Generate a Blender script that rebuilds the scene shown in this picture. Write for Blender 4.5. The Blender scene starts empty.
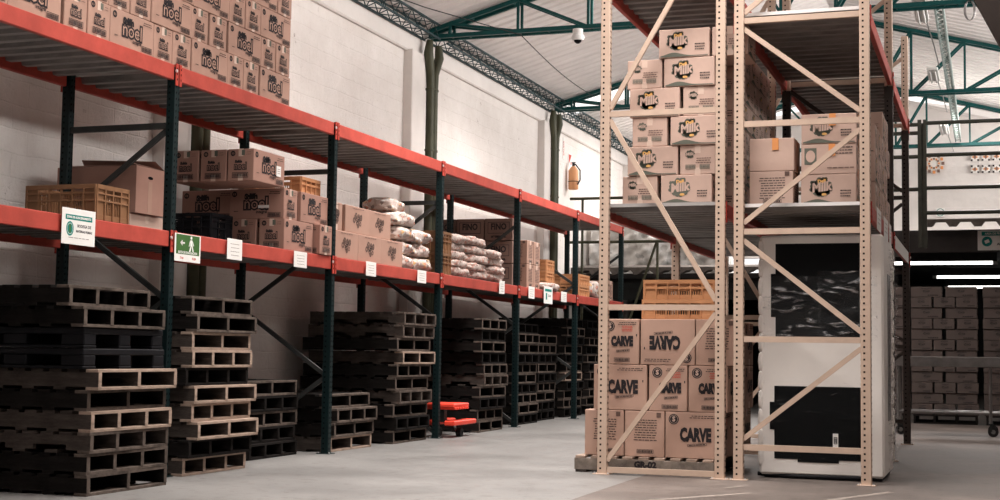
import bpy, math, random
from mathutils import Vector, Matrix
random.seed(7)
C = bpy.context.scene.collection
sc = bpy.context.scene
PI = math.pi

# ------------------------------------------------------------------ materials
def mat(name, col, rough=.6, metal=0., noise=.0, nscale=8., bump=0., bscale=40., col2=None, spec=.25, stretch=None):
    m = bpy.data.materials.new(name); m.use_nodes = True
    nt = m.node_tree; b = nt.nodes['Principled BSDF']
    b.inputs['Roughness'].default_value = rough; b.inputs['Metallic'].default_value = metal
    b.inputs['Specular IOR Level'].default_value = spec
    b.inputs['Base Color'].default_value = (*col, 1)
    tc = nt.nodes.new('ShaderNodeTexCoord'); mp = nt.nodes.new('ShaderNodeMapping')
    nt.links.new(tc.outputs['Object'], mp.inputs[0])
    if stretch: mp.inputs['Scale'].default_value = stretch
    if noise or col2:
        n = nt.nodes.new('ShaderNodeTexNoise'); n.inputs['Scale'].default_value = nscale
        n.inputs['Detail'].default_value = 6; n.inputs['Roughness'].default_value = .65
        nt.links.new(mp.outputs[0], n.inputs['Vector'])
        r = nt.nodes.new('ShaderNodeValToRGB')
        r.color_ramp.elements[0].position = .32; r.color_ramp.elements[1].position = .68
        c2 = col2 or tuple(c*(1+noise) for c in col)
        c1 = col if col2 else tuple(c*(1-noise) for c in col)
        r.color_ramp.elements[0].color = (*c1, 1); r.color_ramp.elements[1].color = (*c2, 1)
        nt.links.new(n.outputs['Fac'], r.inputs[0]); nt.links.new(r.outputs[0], b.inputs['Base Color'])
    if bump:
        n2 = nt.nodes.new('ShaderNodeTexNoise'); n2.inputs['Scale'].default_value = bscale
        n2.inputs['Detail'].default_value = 5
        nt.links.new(mp.outputs[0], n2.inputs['Vector'])
        bp = nt.nodes.new('ShaderNodeBump'); bp.inputs['Strength'].default_value = bump; bp.inputs['Distance'].default_value = .02
        nt.links.new(n2.outputs['Fac'], bp.inputs['Height']); nt.links.new(bp.outputs[0], b.inputs['Normal'])
    return m

M = {}
M['red'] = mat('red_paint', (.42, .066, .048), .5, noise=.16, nscale=5)
M['red_conn'] = mat('red_connector', (.42, .052, .036), .45, noise=.15, nscale=9)
M['green'] = mat('dark_green_paint', (.003, .0125, .0135), .5, noise=.3, nscale=6, spec=.25)
M['brace_grey'] = mat('dark_brace_paint', (.035, .036, .035), .5, noise=.2)
M['brown_post'] = mat('dark_brown_lower_post', (.055, .043, .038), .5, noise=.2)  # lower part of the rear posts and braces, darker than the beige above
M['beige'] = mat('beige_paint', (.53, .395, .31), .45, noise=.08, nscale=4)
M['hole'] = mat('hole_black', (.006, .006, .007), .9, spec=.02)
M['zinc'] = mat('galvanised_sheet', (.22, .208, .20), .5, .1, noise=.3, nscale=3, stretch=(1, 6, 1))
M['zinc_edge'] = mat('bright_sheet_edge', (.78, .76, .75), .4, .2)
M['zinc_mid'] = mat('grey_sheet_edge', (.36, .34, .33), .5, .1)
M['bolt'] = mat('bolt_zinc', (.75, .75, .75), .3, .6)
M['card'] = mat('cardboard', (.39, .24, .185), .75, noise=.07, nscale=3, bump=.05, bscale=20)
M['card_pink'] = mat('cardboard_pale', (.53, .375, .31), .75, noise=.06, nscale=3, bump=.05, bscale=20)
M['card_tan'] = mat('cardboard_tan', (.45, .29, .225), .75, noise=.06, nscale=3, bump=.05, bscale=20)
M['card_red'] = mat('cardboard_reddish', (.36, .205, .16), .75, noise=.07, nscale=3)
M['card_dark'] = mat('cardboard_brown', (.21, .13, .105), .8, noise=.08, nscale=3)
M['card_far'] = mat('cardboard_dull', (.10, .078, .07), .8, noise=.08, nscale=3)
M['ink'] = mat('print_ink', (.022, .018, .02), .7)
M['ink_soft'] = mat('print_ink_thin', (.13, .08, .065), .7)
M['ink_green'] = mat('print_ink_grey_green', (.12, .125, .10), .7)
M['ink_gold'] = mat('print_gold', (.68, .38, .13), .6)
M['ink_red'] = mat('print_red', (.55, .05, .03), .6)
M['tape'] = mat('clear_tape', (.62, .47, .39), .3)
M['tape_orange'] = mat('orange_tape', (.72, .30, .11), .35)
M['white_paper'] = mat('white_paper', (.80, .78, .75), .6, noise=.03, nscale=6)
M['teal_print'] = mat('teal_print', (.0, .20, .17), .5)
M['green_print'] = mat('green_print', (.05, .13, .035), .5)
M['wood_dark'] = mat('pallet_wood_dark', (.013, .0112, .0105), .85, noise=.4, nscale=6, bump=.3, bscale=30, stretch=(1, 1, 4), spec=.05)
M['wood_edge'] = mat('pallet_wood_end_grain', (.10, .079, .067), .85, noise=.45, nscale=9, spec=.05)
M['wood_grey'] = mat('pallet_stringer_grey', (.20, .165, .14), .85, noise=.4, nscale=7, spec=.05)
M['wood_mid'] = mat('pallet_wood_grey', (.062, .050, .044), .85, noise=.4, nscale=6, bump=.3, bscale=30, stretch=(1, 1, 4), spec=.05)
M['wood_light'] = mat('pallet_wood_pale', (.33, .245, .195), .8, noise=.3, nscale=6, bump=.3, bscale=30, stretch=(1, 1, 4), spec=.05)
M['plastic_black'] = mat('black_plastic', (.010, .010, .012), .55, noise=.2, spec=.1)
M['crate_orange'] = mat('orange_plastic', (.52, .25, .12), .5, noise=.08)
M['crate_brown'] = mat('brown_plastic', (.22, .11, .055), .5, noise=.08)
M['truss'] = mat('teal_truss_paint', (.003, .062, .060), .45, noise=.2)
M['lattice'] = mat('dark_lattice_paint', (.03, .055, .06), .6, noise=.3)
M['lattice_grey'] = mat('grey_lattice_paint', (.28, .33, .31), .6, noise=.3)
M['olive'] = mat('olive_pipe_paint', (.06, .06, .035), .5, noise=.25, nscale=3)
M['frame_dark'] = mat('dark_frame_paint', (.045, .045, .035), .5, noise=.2)
M['roof'] = mat('roof_sheet', (.78, .725, .70), .55, noise=.08, nscale=1.2, stretch=(1, 4, 1))
M['steel'] = mat('brushed_steel', (.25, .24, .235), .35, .7, noise=.15)
M['jack_red'] = mat('jack_red_paint', (.85, .07, .04), .4)
M['rubber'] = mat('rubber', (.02, .02, .02), .7)
M['foam'] = mat('white_carton_panel', (.80, .76, .72), .6, noise=.03, nscale=3)
M['black_panel'] = mat('black_glossy_panel', (.006, .0065, .007), .45, spec=.06)
M['white_plastic'] = mat('white_plastic', (.8, .8, .78), .3)
M['ext_orange'] = mat('orange_cylinder_paint', (.70, .34, .17), .4)
M['dark_metal'] = mat('dark_sheet_metal', (.035, .037, .037), .5, .3, noise=.2)
M['concrete_dark'] = mat('weathered_concrete', (.13, .112, .10), .9, noise=.3, nscale=4, bump=.3)
M['concrete_pale'] = mat('worn_line_paint', (.24, .205, .18), .8, noise=.3, nscale=12)
M['brown_panel'] = mat('brown_grey_panel', (.075, .062, .056), .8, noise=.05)
M['duct_grey'] = mat('header_panel_grey', (.06, .054, .052), .8, noise=.15, nscale=2)

def film(name, lo, hi, top, base=.02):
    m = bpy.data.materials.new(name); m.use_nodes = True; nt = m.node_tree
    b = nt.nodes['Principled BSDF']; out = nt.nodes['Material Output']
    b.inputs['Base Color'].default_value = (.75, .75, .76, 1); b.inputs['Roughness'].default_value = .18
    b.inputs['Specular IOR Level'].default_value = .8
    tr = nt.nodes.new('ShaderNodeBsdfTransparent'); mx = nt.nodes.new('ShaderNodeMixShader')
    n = nt.nodes.new('ShaderNodeTexNoise'); n.inputs['Scale'].default_value = 3; n.inputs['Detail'].default_value = 5; n.inputs['Distortion'].default_value = 2.5
    tc = nt.nodes.new('ShaderNodeTexCoord'); mp = nt.nodes.new('ShaderNodeMapping'); mp.inputs['Scale'].default_value = (1, 1, 4)
    mp.inputs['Rotation'].default_value = (0, .5, 0)
    nt.links.new(tc.outputs['Object'], mp.inputs[0]); nt.links.new(mp.outputs[0], n.inputs['Vector'])
    r = nt.nodes.new('ShaderNodeValToRGB'); r.color_ramp.elements[0].position = lo; r.color_ramp.elements[1].position = hi
    r.color_ramp.elements[0].color = (base, base, base, 1); r.color_ramp.elements[1].color = (top, top, top, 1)
    bp = nt.nodes.new('ShaderNodeBump'); bp.inputs['Strength'].default_value = .9; bp.inputs['Distance'].default_value = .03
    nt.links.new(n.outputs['Fac'], bp.inputs['Height']); nt.links.new(bp.outputs[0], b.inputs['Normal'])
    nt.links.new(n.outputs['Fac'], r.inputs[0]); nt.links.new(r.outputs[0], mx.inputs[0])
    nt.links.new(tr.outputs[0], mx.inputs[1]); nt.links.new(b.outputs[0], mx.inputs[2]); nt.links.new(mx.outputs[0], out.inputs[0])
    return m
M['film'] = film('stretch_film', .56, .82, .75); M['film_thin'] = film('thin_stretch_film', .66, .95, .5, .003)

def speckle(name, base, spots, scale, thr=.5, rough=.5):
    """printed plastic bags: pale film with small coloured print patches"""
    m = mat(name, base, rough, bump=.6, bscale=14)
    nt = m.node_tree; b = nt.nodes['Principled BSDF']
    tc = nt.nodes.new('ShaderNodeTexCoord')
    v = nt.nodes.new('ShaderNodeTexVoronoi'); v.inputs['Scale'].default_value = scale
    nt.links.new(tc.outputs['Object'], v.inputs['Vector'])
    r = nt.nodes.new('ShaderNodeValToRGB'); r.color_ramp.interpolation = 'CONSTANT'
    e = r.color_ramp.elements; e[0].position = 0; e[0].color = (*base, 1); e[1].position = thr; e[1].color = (*spots[0], 1)
    st = (1-thr)/len(spots)
    for i, s in enumerate(spots[1:]):
        q = e.new(thr+st*(i+1)); q.color = (*s, 1)
    sep = nt.nodes.new('ShaderNodeSeparateColor'); nt.links.new(v.outputs['Color'], sep.inputs[0])
    nt.links.new(sep.outputs[0], r.inputs[0]); nt.links.new(r.outputs[0], b.inputs['Base Color'])
    return m
M['bag'] = speckle('printed_bag_film', (.56, .47, .43), [(.45, .36, .31), (.55, .22, .15), (.25, .2, .18), (.66, .42, .2), (.8, .78, .74)], 26, .45)
M['sack'] = speckle('woven_sack', (.52, .43, .39), [(.40, .32, .28), (.46, .24, .19), (.60, .52, .47), (.30, .2, .17)], 34, .55, .7)
M['wrap'] = speckle('crumpled_wrap', (.78, .76, .73), [(.66, .64, .61), (.5, .49, .47), (.85, .84, .82)], 5, .5, .3)

def wall_mat():
    m = mat('white_painted_block', (.80, .75, .72), .85)
    nt = m.node_tree; b = nt.nodes['Principled BSDF']
    tc = nt.nodes.new('ShaderNodeTexCoord'); mp = nt.nodes.new('ShaderNodeMapping')
    mp.inputs['Rotation'].default_value = (0, 0, 0)
    sx = nt.nodes.new('ShaderNodeSeparateXYZ'); cb = nt.nodes.new('ShaderNodeCombineXYZ')
    nt.links.new(tc.outputs['Object'], sx.inputs[0])
    ad = nt.nodes.new('ShaderNodeMath'); ad.operation = 'ADD'
    nt.links.new(sx.outputs[0], ad.inputs[0]); nt.links.new(sx.outputs[1], ad.inputs[1])
    nt.links.new(ad.outputs[0], cb.inputs[0]); nt.links.new(sx.outputs[2], cb.inputs[1])
    # slightly warped courses
    nz = nt.nodes.new('ShaderNodeTexNoise'); nz.inputs['Scale'].default_value = 2.5; nz.inputs['Detail'].default_value = 3
    nt.links.new(tc.outputs['Object'], nz.inputs['Vector'])
    vm = nt.nodes.new('ShaderNodeVectorMath'); vm.operation = 'SCALE'; vm.inputs['Scale'].default_value = .05
    nt.links.new(nz.outputs['Color'], vm.inputs[0])
    va = nt.nodes.new('ShaderNodeVectorMath'); va.operation = 'ADD'
    nt.links.new(cb.outputs[0], va.inputs[0]); nt.links.new(vm.outputs[0], va.inputs[1])
    br = nt.nodes.new('ShaderNodeTexBrick'); br.inputs['Scale'].default_value = 1
    br.inputs['Brick Width'].default_value = .42; br.inputs['Row Height'].default_value = .21
    br.inputs['Mortar Size'].default_value = .010; br.inputs['Mortar Smooth'].default_value = .8
    nt.links.new(va.outputs[0], br.inputs['Vector'])
    n = nt.nodes.new('ShaderNodeTexNoise'); n.inputs['Scale'].default_value = 1.1; n.inputs['Detail'].default_value = 8; n.inputs['Roughness'].default_value = .7
    nt.links.new(tc.outputs['Object'], n.inputs['Vector'])
    r = nt.nodes.new('ShaderNodeValToRGB'); r.color_ramp.elements[0].position = .3; r.color_ramp.elements[1].position = .65
    r.color_ramp.elements[0].color = (.70, .645, .605, 1); r.color_ramp.elements[1].color = (.82, .77, .735, 1)
    nt.links.new(n.outputs['Fac'], r.inputs[0])
    # chips and stains
    n3 = nt.nodes.new('ShaderNodeTexNoise'); n3.inputs['Scale'].default_value = 5; n3.inputs['Detail'].default_value = 10; n3.inputs['Roughness'].default_value = .75
    nt.links.new(tc.outputs['Object'], n3.inputs['Vector'])
    r3 = nt.nodes.new('ShaderNodeValToRGB'); r3.color_ramp.elements[0].position = .30; r3.color_ramp.elements[1].position = .37
    r3.color_ramp.elements[0].color = (.42, .36, .33, 1); r3.color_ramp.elements[1].color = (1, 1, 1, 1)
    nt.links.new(n3.outputs['Fac'], r3.inputs[0])
    mx = nt.nodes.new('ShaderNodeMix'); mx.data_type = 'RGBA'; mx.blend_type = 'MULTIPLY'; mx.inputs[0].default_value = 1
    nt.links.new(r.outputs[0], mx.inputs[6]); nt.links.new(r3.outputs[0], mx.inputs[7])
    nt.links.new(mx.outputs[2], b.inputs['Base Color'])
    bp = nt.nodes.new('ShaderNodeBump'); bp.inputs['Strength'].default_value = .45; bp.inputs['Distance'].default_value = .012; bp.invert = True
    nt.links.new(br.outputs['Fac'], bp.inputs['Height'])
    bp2 = nt.nodes.new('ShaderNodeBump'); bp2.inputs['Strength'].default_value = .8; bp2.inputs['Distance'].default_value = .03
    nt.links.new(n3.outputs['Fac'], bp2.inputs['Height']); nt.links.new(bp.outputs[0], bp2.inputs['Normal'])
    nt.links.new(bp2.outputs[0], b.inputs['Normal'])
    return m
M['wall'] = wall_mat()
M['wall_grey'] = mat('bare_grey_block', (.20, .185, .175), .9, noise=.15, nscale=2)
M['plaster'] = mat('white_plaster', (.74, .69, .655), .85, noise=.06, nscale=1.5, bump=.3, bscale=6)

def floor_mat(name, c1, c2, c3, rough):
    m = mat(name, c1, rough); nt = m.node_tree; b = nt.nodes['Principled BSDF']
    tc = nt.nodes.new('ShaderNodeTexCoord')
    n = nt.nodes.new('ShaderNodeTexNoise'); n.inputs['Scale'].default_value = .7; n.inputs['Detail'].default_value = 9; n.inputs['Roughness'].default_value = .68
    n2 = nt.nodes.new('ShaderNodeTexNoise'); n2.inputs['Scale'].default_value = 9; n2.inputs['Detail'].default_value = 8; n2.inputs['Roughness'].default_value = .7
    for q in (n, n2): nt.links.new(tc.outputs['Object'], q.inputs['Vector'])
    r = nt.nodes.new('ShaderNodeValToRGB'); e = r.color_ramp.elements
    e[0].position = .3; e[0].color = (*c1, 1); e[1].position = .7; e[1].color = (*c3, 1)
    q = e.new(.5); q.color = (*c2, 1)
    nt.links.new(n.outputs['Fac'], r.inputs[0])
    r2 = nt.nodes.new('ShaderNodeValToRGB'); r2.color_ramp.elements[0].position = .33; r2.color_ramp.elements[1].position = .47
    r2.color_ramp.elements[0].color = (.62, .58, .55, 1); r2.color_ramp.elements[1].color = (1, 1, 1, 1)
    nt.links.new(n2.outputs['Fac'], r2.inputs[0])
    mx = nt.nodes.new('ShaderNodeMix'); mx.data_type = 'RGBA'; mx.blend_type = 'MULTIPLY'; mx.inputs[0].default_value = .8
    nt.links.new(r.outputs[0], mx.inputs[6]); nt.links.new(r2.outputs[0], mx.inputs[7]); nt.links.new(mx.outputs[2], b.inputs['Base Color'])
    rr = nt.nodes.new('ShaderNodeMapRange'); rr.inputs[3].default_value = rough-.12; rr.inputs[4].default_value = rough+.15
    nt.links.new(n.outputs['Fac'], rr.inputs[0]); nt.links.new(rr.outputs[0], b.inputs['Roughness'])
    bp = nt.nodes.new('ShaderNodeBump'); bp.inputs['Strength'].default_value = .15; bp.inputs['Distance'].default_value = .02
    nt.links.new(n2.outputs['Fac'], bp.inputs['Height']); nt.links.new(bp.outputs[0], b.inputs['Normal'])
    return m
M['floor_light'] = floor_mat('painted_concrete_floor', (.15, .143, .137), (.20, .192, .185), (.255, .245, .235), .4)
M['floor_brown'] = floor_mat('worn_concrete_floor', (.085, .07, .062), (.135, .112, .10), (.22, .185, .165), .5)

# ------------------------------------------------------------------ mesh builder
class MB:
    def __init__(s): s.v = []; s.f = []; s.m = []; s.names = []; s.smooth = []
    def mi(s, m):
        if m not in s.names: s.names.append(m)
        return s.names.index(m)
    def add(s, vs, fs, m, smooth=False):
        o = len(s.v); s.v += [tuple(v) for v in vs]; k = s.mi(m)
        for f in fs: s.f.append(tuple(i+o for i in f)); s.m.append(k); s.smooth.append(smooth)
    def box(s, x0, x1, y0, y1, z0, z1, m):
        vs = [(x, y, z) for z in (z0, z1) for y in (y0, y1) for x in (x0, x1)]
        s.add(vs, [(0, 2, 3, 1), (4, 5, 7, 6), (0, 1, 5, 4), (2, 6, 7, 3), (0, 4, 6, 2), (1, 3, 7, 5)], m)
    def cbox(s, x0, x1, y0, y1, z0, z1, m, c=.006):
        """box with chamfered edges"""
        vs = []; idx = {}
        X, Y, Z = (x0, x1), (y0, y1), (z0, z1)
        for i in (0, 1):
            for j in (0, 1):
                for k in (0, 1):
                    sx, sy, sz = (1-2*i)*c, (1-2*j)*c, (1-2*k)*c
                    for a, p in enumerate(((X[i], Y[j]+sy, Z[k]+sz), (X[i]+sx, Y[j], Z[k]+sz), (X[i]+sx, Y[j]+sy, Z[k]))):
                        idx[i, j, k, a] = len(vs); vs.append(p)
        F = []
        def orient(f):
            p = [Vector(vs[i]) for i in f]; n = (p[1]-p[0]).cross(p[2]-p[0])
            c0 = Vector(((x0+x1)/2, (y0+y1)/2, (z0+z1)/2)); mid = sum(p, Vector())/len(p)
            return f if n.dot(mid-c0) > 0 else f[::-1]
        for e in (0, 1):
            F.append(orient([idx[e, 0, 0, 0], idx[e, 1, 0, 0], idx[e, 1, 1, 0], idx[e, 0, 1, 0]]))
            F.append(orient([idx[0, e, 0, 1], idx[1, e, 0, 1], idx[1, e, 1, 1], idx[0, e, 1, 1]]))
            F.append(orient([idx[0, 0, e, 2], idx[1, 0, e, 2], idx[1, 1, e, 2], idx[0, 1, e, 2]]))
        for a in (0, 1):
            for b in (0, 1):
                F.append(orient([idx[0, a, b, 1], idx[1, a, b, 1], idx[1, a, b, 2], idx[0, a, b, 2]]))
                F.append(orient([idx[a, 0, b, 0], idx[a, 1, b, 0], idx[a, 1, b, 2], idx[a, 0, b, 2]]))
                F.append(orient([idx[a, b, 0, 0], idx[a, b, 1, 0], idx[a, b, 1, 1], idx[a, b, 0, 1]]))
        for i in (0, 1):
            for j in (0, 1):
                for k in (0, 1): F.append(orient([idx[i, j, k, 0], idx[i, j, k, 1], idx[i, j, k, 2]]))
        s.add(vs, F, m)
    def bar(s, p, q, w, d, m, up=(0, 0, 1)):
        """bar from p to q, w across 'side', d across 'up'"""
        p = Vector(p); q = Vector(q); t = (q-p).normalized(); u = Vector(up)
        if abs(t.dot(u)) > .98: u = Vector((0, 1, 0))
        a = t.cross(u).normalized(); b = a.cross(t).normalized()
        vs = []
        for c in (p, q):
            for (i, j) in ((-1, -1), (1, -1), (1, 1), (-1, 1)): vs.append(c+a*i*w/2+b*j*d/2)
        s.add(vs, [(3, 2, 1, 0), (4, 5, 6, 7), (0, 1, 5, 4), (1, 2, 6, 5), (2, 3, 7, 6), (3, 0, 4, 7)], m)
    def tube(s, pts, r, m, n=8, cap=True):
        pts = [Vector(p) for p in pts]; rs = r if isinstance(r, (list, tuple)) else [r]*len(pts)
        vs = []; fs = []; prev = None
        for i, p in enumerate(pts):
            t = (pts[min(i+1, len(pts)-1)]-pts[max(i-1, 0)]).normalized()
            if prev is None:
                u = Vector((0, 0, 1)) if abs(t.z) < .9 else Vector((1, 0, 0))
                a = t.cross(u).normalized()
            else:
                a = (prev-t*prev.dot(t)).normalized()
            prev = a; b = t.cross(a)
            for k in range(n): vs.append(p+(a*math.cos(2*PI*k/n)+b*math.sin(2*PI*k/n))*rs[i])
        for i in range(len(pts)-1):
            for k in range(n):
                k2 = (k+1) % n; fs.append((i*n+k, i*n+k2, (i+1)*n+k2, (i+1)*n+k))
        s.add(vs, fs, m, True)
        if cap: s.add([vs[k] for k in range(n)], [tuple(range(n))[::-1]], m); s.add([vs[-n+k] for k in range(n)], [tuple(range(n))], m)
    def cyl(s, c, axis, r, h, m, n=16):
        c = Vector(c); a = {'x': Vector((1, 0, 0)), 'y': Vector((0, 1, 0)), 'z': Vector((0, 0, 1))}[axis]
        s.tube([c-a*h/2, c+a*h/2], r, m, n)
    def poly(s, pts, m): s.add(pts, [tuple(range(len(pts)))], m)
    def flat(s, geo, o, u, v, m, flip=False):
        """2-D geometry (verts, faces) put on the plane o + x*u + y*v"""
        vs, fs = geo; o = Vector(o); u = Vector(u); v = Vector(v)
        s.add([o+u*a+v*b for a, b in vs], [f[::-1] if flip else f for f in fs], m)
    def mesh(s, name):
        me = bpy.data.meshes.new(name); me.from_pydata(s.v, [], s.f)
        for n in s.names: me.materials.append(M[n])
        me.polygons.foreach_set('material_index', s.m); me.polygons.foreach_set('use_smooth', s.smooth)
        me.validate(); me.update(); return me
    def build(s, name, parent=None, loc=None, rot=None):
        o = bpy.data.objects.new(name, s.mesh(name)); C.objects.link(o)
        if parent: o.parent = parent
        if loc: o.location = loc
        if rot: o.rotation_euler = rot
        return o

used = set()
def tag(o, label, cat, group=None):
    o['label'] = label; o['category'] = cat
    if group: o['group'] = group
    if label in used: print('DUP LABEL', label)
    n = len(label.split())
    if n < 4 or n > 16: print('LEN', n, label)
    used.add(label); return o
def thing(name, label, cat, loc=(0, 0, 0), rz=0, group=None):
    o = bpy.data.objects.new(name, None); C.objects.link(o); o.location = loc; o.rotation_euler = (0, 0, rz)
    o.empty_display_size = .1
    return tag(o, label, cat, group)
def struct(o): o['kind'] = 'structure'; return o
def inst(name, me, loc, rz=0, parent=None, rot=None):
    o = bpy.data.objects.new(name, me); C.objects.link(o); o.location = loc
    o.rotation_euler = rot or (0, 0, rz)
    if parent: o.parent = parent
    return o
ORD = ['first', 'second', 'third', 'fourth', 'fifth', 'sixth', 'seventh', 'eighth', 'ninth', 'tenth', 'eleventh', 'twelfth', 'thirteenth', 'fourteenth']

# ------------------------------------------------------------------ flat print geometry
_tc = {}
def text2d(t, size=1., bold=0., align='CENTER'):
    k = (t, size, bold, align)
    if k in _tc: return _tc[k]
    cu = bpy.data.curves.new('t', 'FONT'); cu.body = t; cu.size = size; cu.offset = bold; cu.resolution_u = 2
    cu.align_x = align; cu.align_y = 'CENTER'
    ob = bpy.data.objects.new('t', cu)
    me = ob.to_mesh()
    g = ([(v.co.x, v.co.y) for v in me.vertices], [tuple(p.vertices) for p in me.polygons])
    ob.to_mesh_clear(); bpy.data.objects.remove(ob); bpy.data.curves.remove(cu)
    _tc[k] = g; return g
def xf(g, sx=1, sy=1, dx=0, dy=0, rot=0, shear=0):
    c, s = math.cos(rot), math.sin(rot)
    f = g[1] if sx*sy > 0 else [q[::-1] for q in g[1]]
    out = []
    for a, b in g[0]:
        a = a*sx+b*shear; b = b*sy
        out.append((a*c-b*s+dx, a*s+b*c+dy))
    return out, f
def rect(x, y, w, h): return [(x-w/2, y-h/2), (x+w/2, y-h/2), (x+w/2, y+h/2), (x-w/2, y+h/2)], [(0, 1, 2, 3)]
def disc(x, y, r, n=18, ry=None):
    return [(x+r*math.cos(2*PI*i/n), y+(ry or r)*math.sin(2*PI*i/n)) for i in range(n)], [tuple(range(n))]
def ring(x, y, r, r2, n=20, k=1.):
    v = [(x+q*math.cos(2*PI*i/n), y+k*q*math.sin(2*PI*i/n)) for i in range(n) for q in (r2, r)]
    return v, [(2*i, 2*i+1, (2*i+3) % (2*n), (2*i+2) % (2*n)) for i in range(n)]
def frame2d(x, y, w, h, t):
    a = [(x-w/2, y-h/2), (x+w/2, y-h/2), (x+w/2, y+h/2), (x-w/2, y+h/2)]
    b = [(x-w/2+t, y-h/2+t), (x+w/2-t, y-h/2+t), (x+w/2-t, y+h/2-t), (x-w/2+t, y+h/2-t)]
    return a+b, [(i, (i+1) % 4, (i+1) % 4+4, i+4) for i in range(4)]
def splat(x, y, r, n=11, seed=1):
    rd = random.Random(seed); v = []; f = []
    n = n
    def blob(cx, cy, rr, k=10):
        o = len(v); v.extend([(cx+rr*math.cos(2*PI*i/k), cy+rr*math.sin(2*PI*i/k)) for i in range(k)]); f.append(tuple(range(o, o+k)))
    blob(x, y, r*.72, 16)
    for i in range(n):
        a = 2*PI*i/n+rd.uniform(-.2, .2); R = r*rd.uniform(.62, .95)
        blob(x+math.cos(a)*r*.68, y+math.sin(a)*r*.6, r*.24)
        blob(x+math.cos(a)*R, y+math.sin(a)*R*.85, r*rd.uniform(.08, .17), 8)
    return v, f
def barcode(x, y, w, h):
    v, f = frame2d(x, y, w, h, h*.1); v = list(v); f = list(f); rd = random.Random(3); px = x-w/2+w*.06
    while px < x+w/2-w*.08:
        b = w*rd.uniform(.02, .06); o = len(v); v += [(px, y-h*.32), (px+b, y-h*.32), (px+b, y+h*.32), (px, y+h*.32)]; f.append((o, o+1, o+2, o+3)); px += b+w*rd.uniform(.015, .03)
    return v, f
def lines(x, y, w, n, dy, t, seed=1):
    """rows of small print made of word-length dashes"""
    rd = random.Random(seed); v = []; f = []
    for i in range(n):
        px = x-w/2*rd.uniform(.75, 1)
        while px < x+w/2*.9:
            b = w*rd.uniform(.06, .2); b = min(b, x+w/2-px); o = len(v)
            v += [(px, y-i*dy-t/2), (px+b, y-i*dy-t/2), (px+b, y-i*dy+t/2), (px, y-i*dy+t/2)]; f.append((o, o+1, o+2, o+3)); px += b+w*.03
    return v, f

# each art returns [(geo2d, material)] in a face W wide, H high, origin at face centre
def art_noel(W, H, long):
    A = []
    if long:
        A += [(ring(-W*.41, H*.33, .028, .015), 'ink'), (rect(-W*.41, H*.33, .010, .034), 'ink')]
        A += [(xf(text2d('noel', .155, .015), 1, 1.05, -.005, H*.0), 'ink')]
        A += [(xf(text2d('noel', .155, .000), 1, 1.05, -.005, H*.0), 'card')]
        A += [(xf(text2d('Saltín', .062, .009), 1, 1, -.06, H*.24, .04), 'ink')]
        A += [(lines(-W*.38, -H*.24, .05, 1, .02, .007, 7), 'ink')]
        A += [(xf(text2d('integral', .040, .001), 1, 1, W*.10, -H*.27), 'ink')]
        A += [(barcode(W*.33, -H*.37, .14, .045), 'ink'), (lines(W*.33, H*.38, .13, 2, .018, .006), 'ink')]
    else:
        A += [(ring(-W*.30, H*.36, .025, .013), 'ink'), (rect(-W*.30, H*.36, .008, .034), 'ink'), (rect(W*.10, H*.38, .034, .05), 'ink_green'), (lines(W*.3, H*.39, .05, 2, .02, .005), 'ink_soft')]
        A += [(xf(text2d('noel', .085, .007), .9, 1.05, 0, -H*.05), 'ink'), (xf(text2d('noel', .085, -.0005), .9, 1.05, 0, -H*.05), 'card'), (xf(text2d('Saltín', .034, .003), 1, 1, -.02, H*.10), 'ink'), (lines(0, -H*.16, W*.5, 1, .018, .006), 'ink'), (barcode(0, -H*.33, W*.62, .05), 'ink')]
    return A
def art_milk(W, H, long):
    A = []
    if long:
        A += [(splat(-W*.13, H*.08, .105, 13, 4), 'ink_green'), (xf(text2d('Deli', .042, .003), 1, 1, -W*.12, H*.27, .1), 'ink_gold'),
              (xf(text2d('Milk', .098, .004), 1, 1.1, -W*.12, H*.07, .12, .15), 'card_pink'), (disc(-W*.08, -H*.17, .022, 12, .012), 'ink_gold')]
        A += [(lines(W*.30, -H*.05, .10, 3, .024, .009, 8), 'ink')]
        n = 16; v = [(-W*.47+W*.94*i/n, -H*.47) for i in range(n+1)]+[(-W*.47+W*.94*i/n, -H*.455+H*.13*math.exp(-((i/n-.28)/.22)**2)+H*.02*(i/n)) for i in range(n+1)]
        A += [((v, [(i, i+1, n+2+i, n+1+i) for i in range(n)]), 'ink_green')]
    else:
        A += [(splat(-W*.22, H*.20, .046, 9, 6), 'ink_green'), (xf(text2d('Milk', .042, .001), 1, 1, -W*.22, H*.2, .1), 'card_pink'),
              (lines(W*.15, H*.05, W*.45, 3, .02, .007, 3), 'ink_soft'), (barcode(-W*.2, -H*.24, .09, .04), 'ink_green'), (barcode(W*.2, -H*.24, .09, .04), 'ink_green')]
    return A
def art_emblem(W, H, long):
    return [(rect(-W*.33, H*.1, W*.22, H*.55), 'ink_green'), (disc(-W*.33, H*.1, W*.085, 18, H*.2), 'card_pink'), (lines(W*.22, H*.38, W*.42, 3, .026, .008, 4), 'ink'), (lines(W*.2, -H*.3, W*.5, 1, .02, .008, 5), 'ink_soft')]
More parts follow.
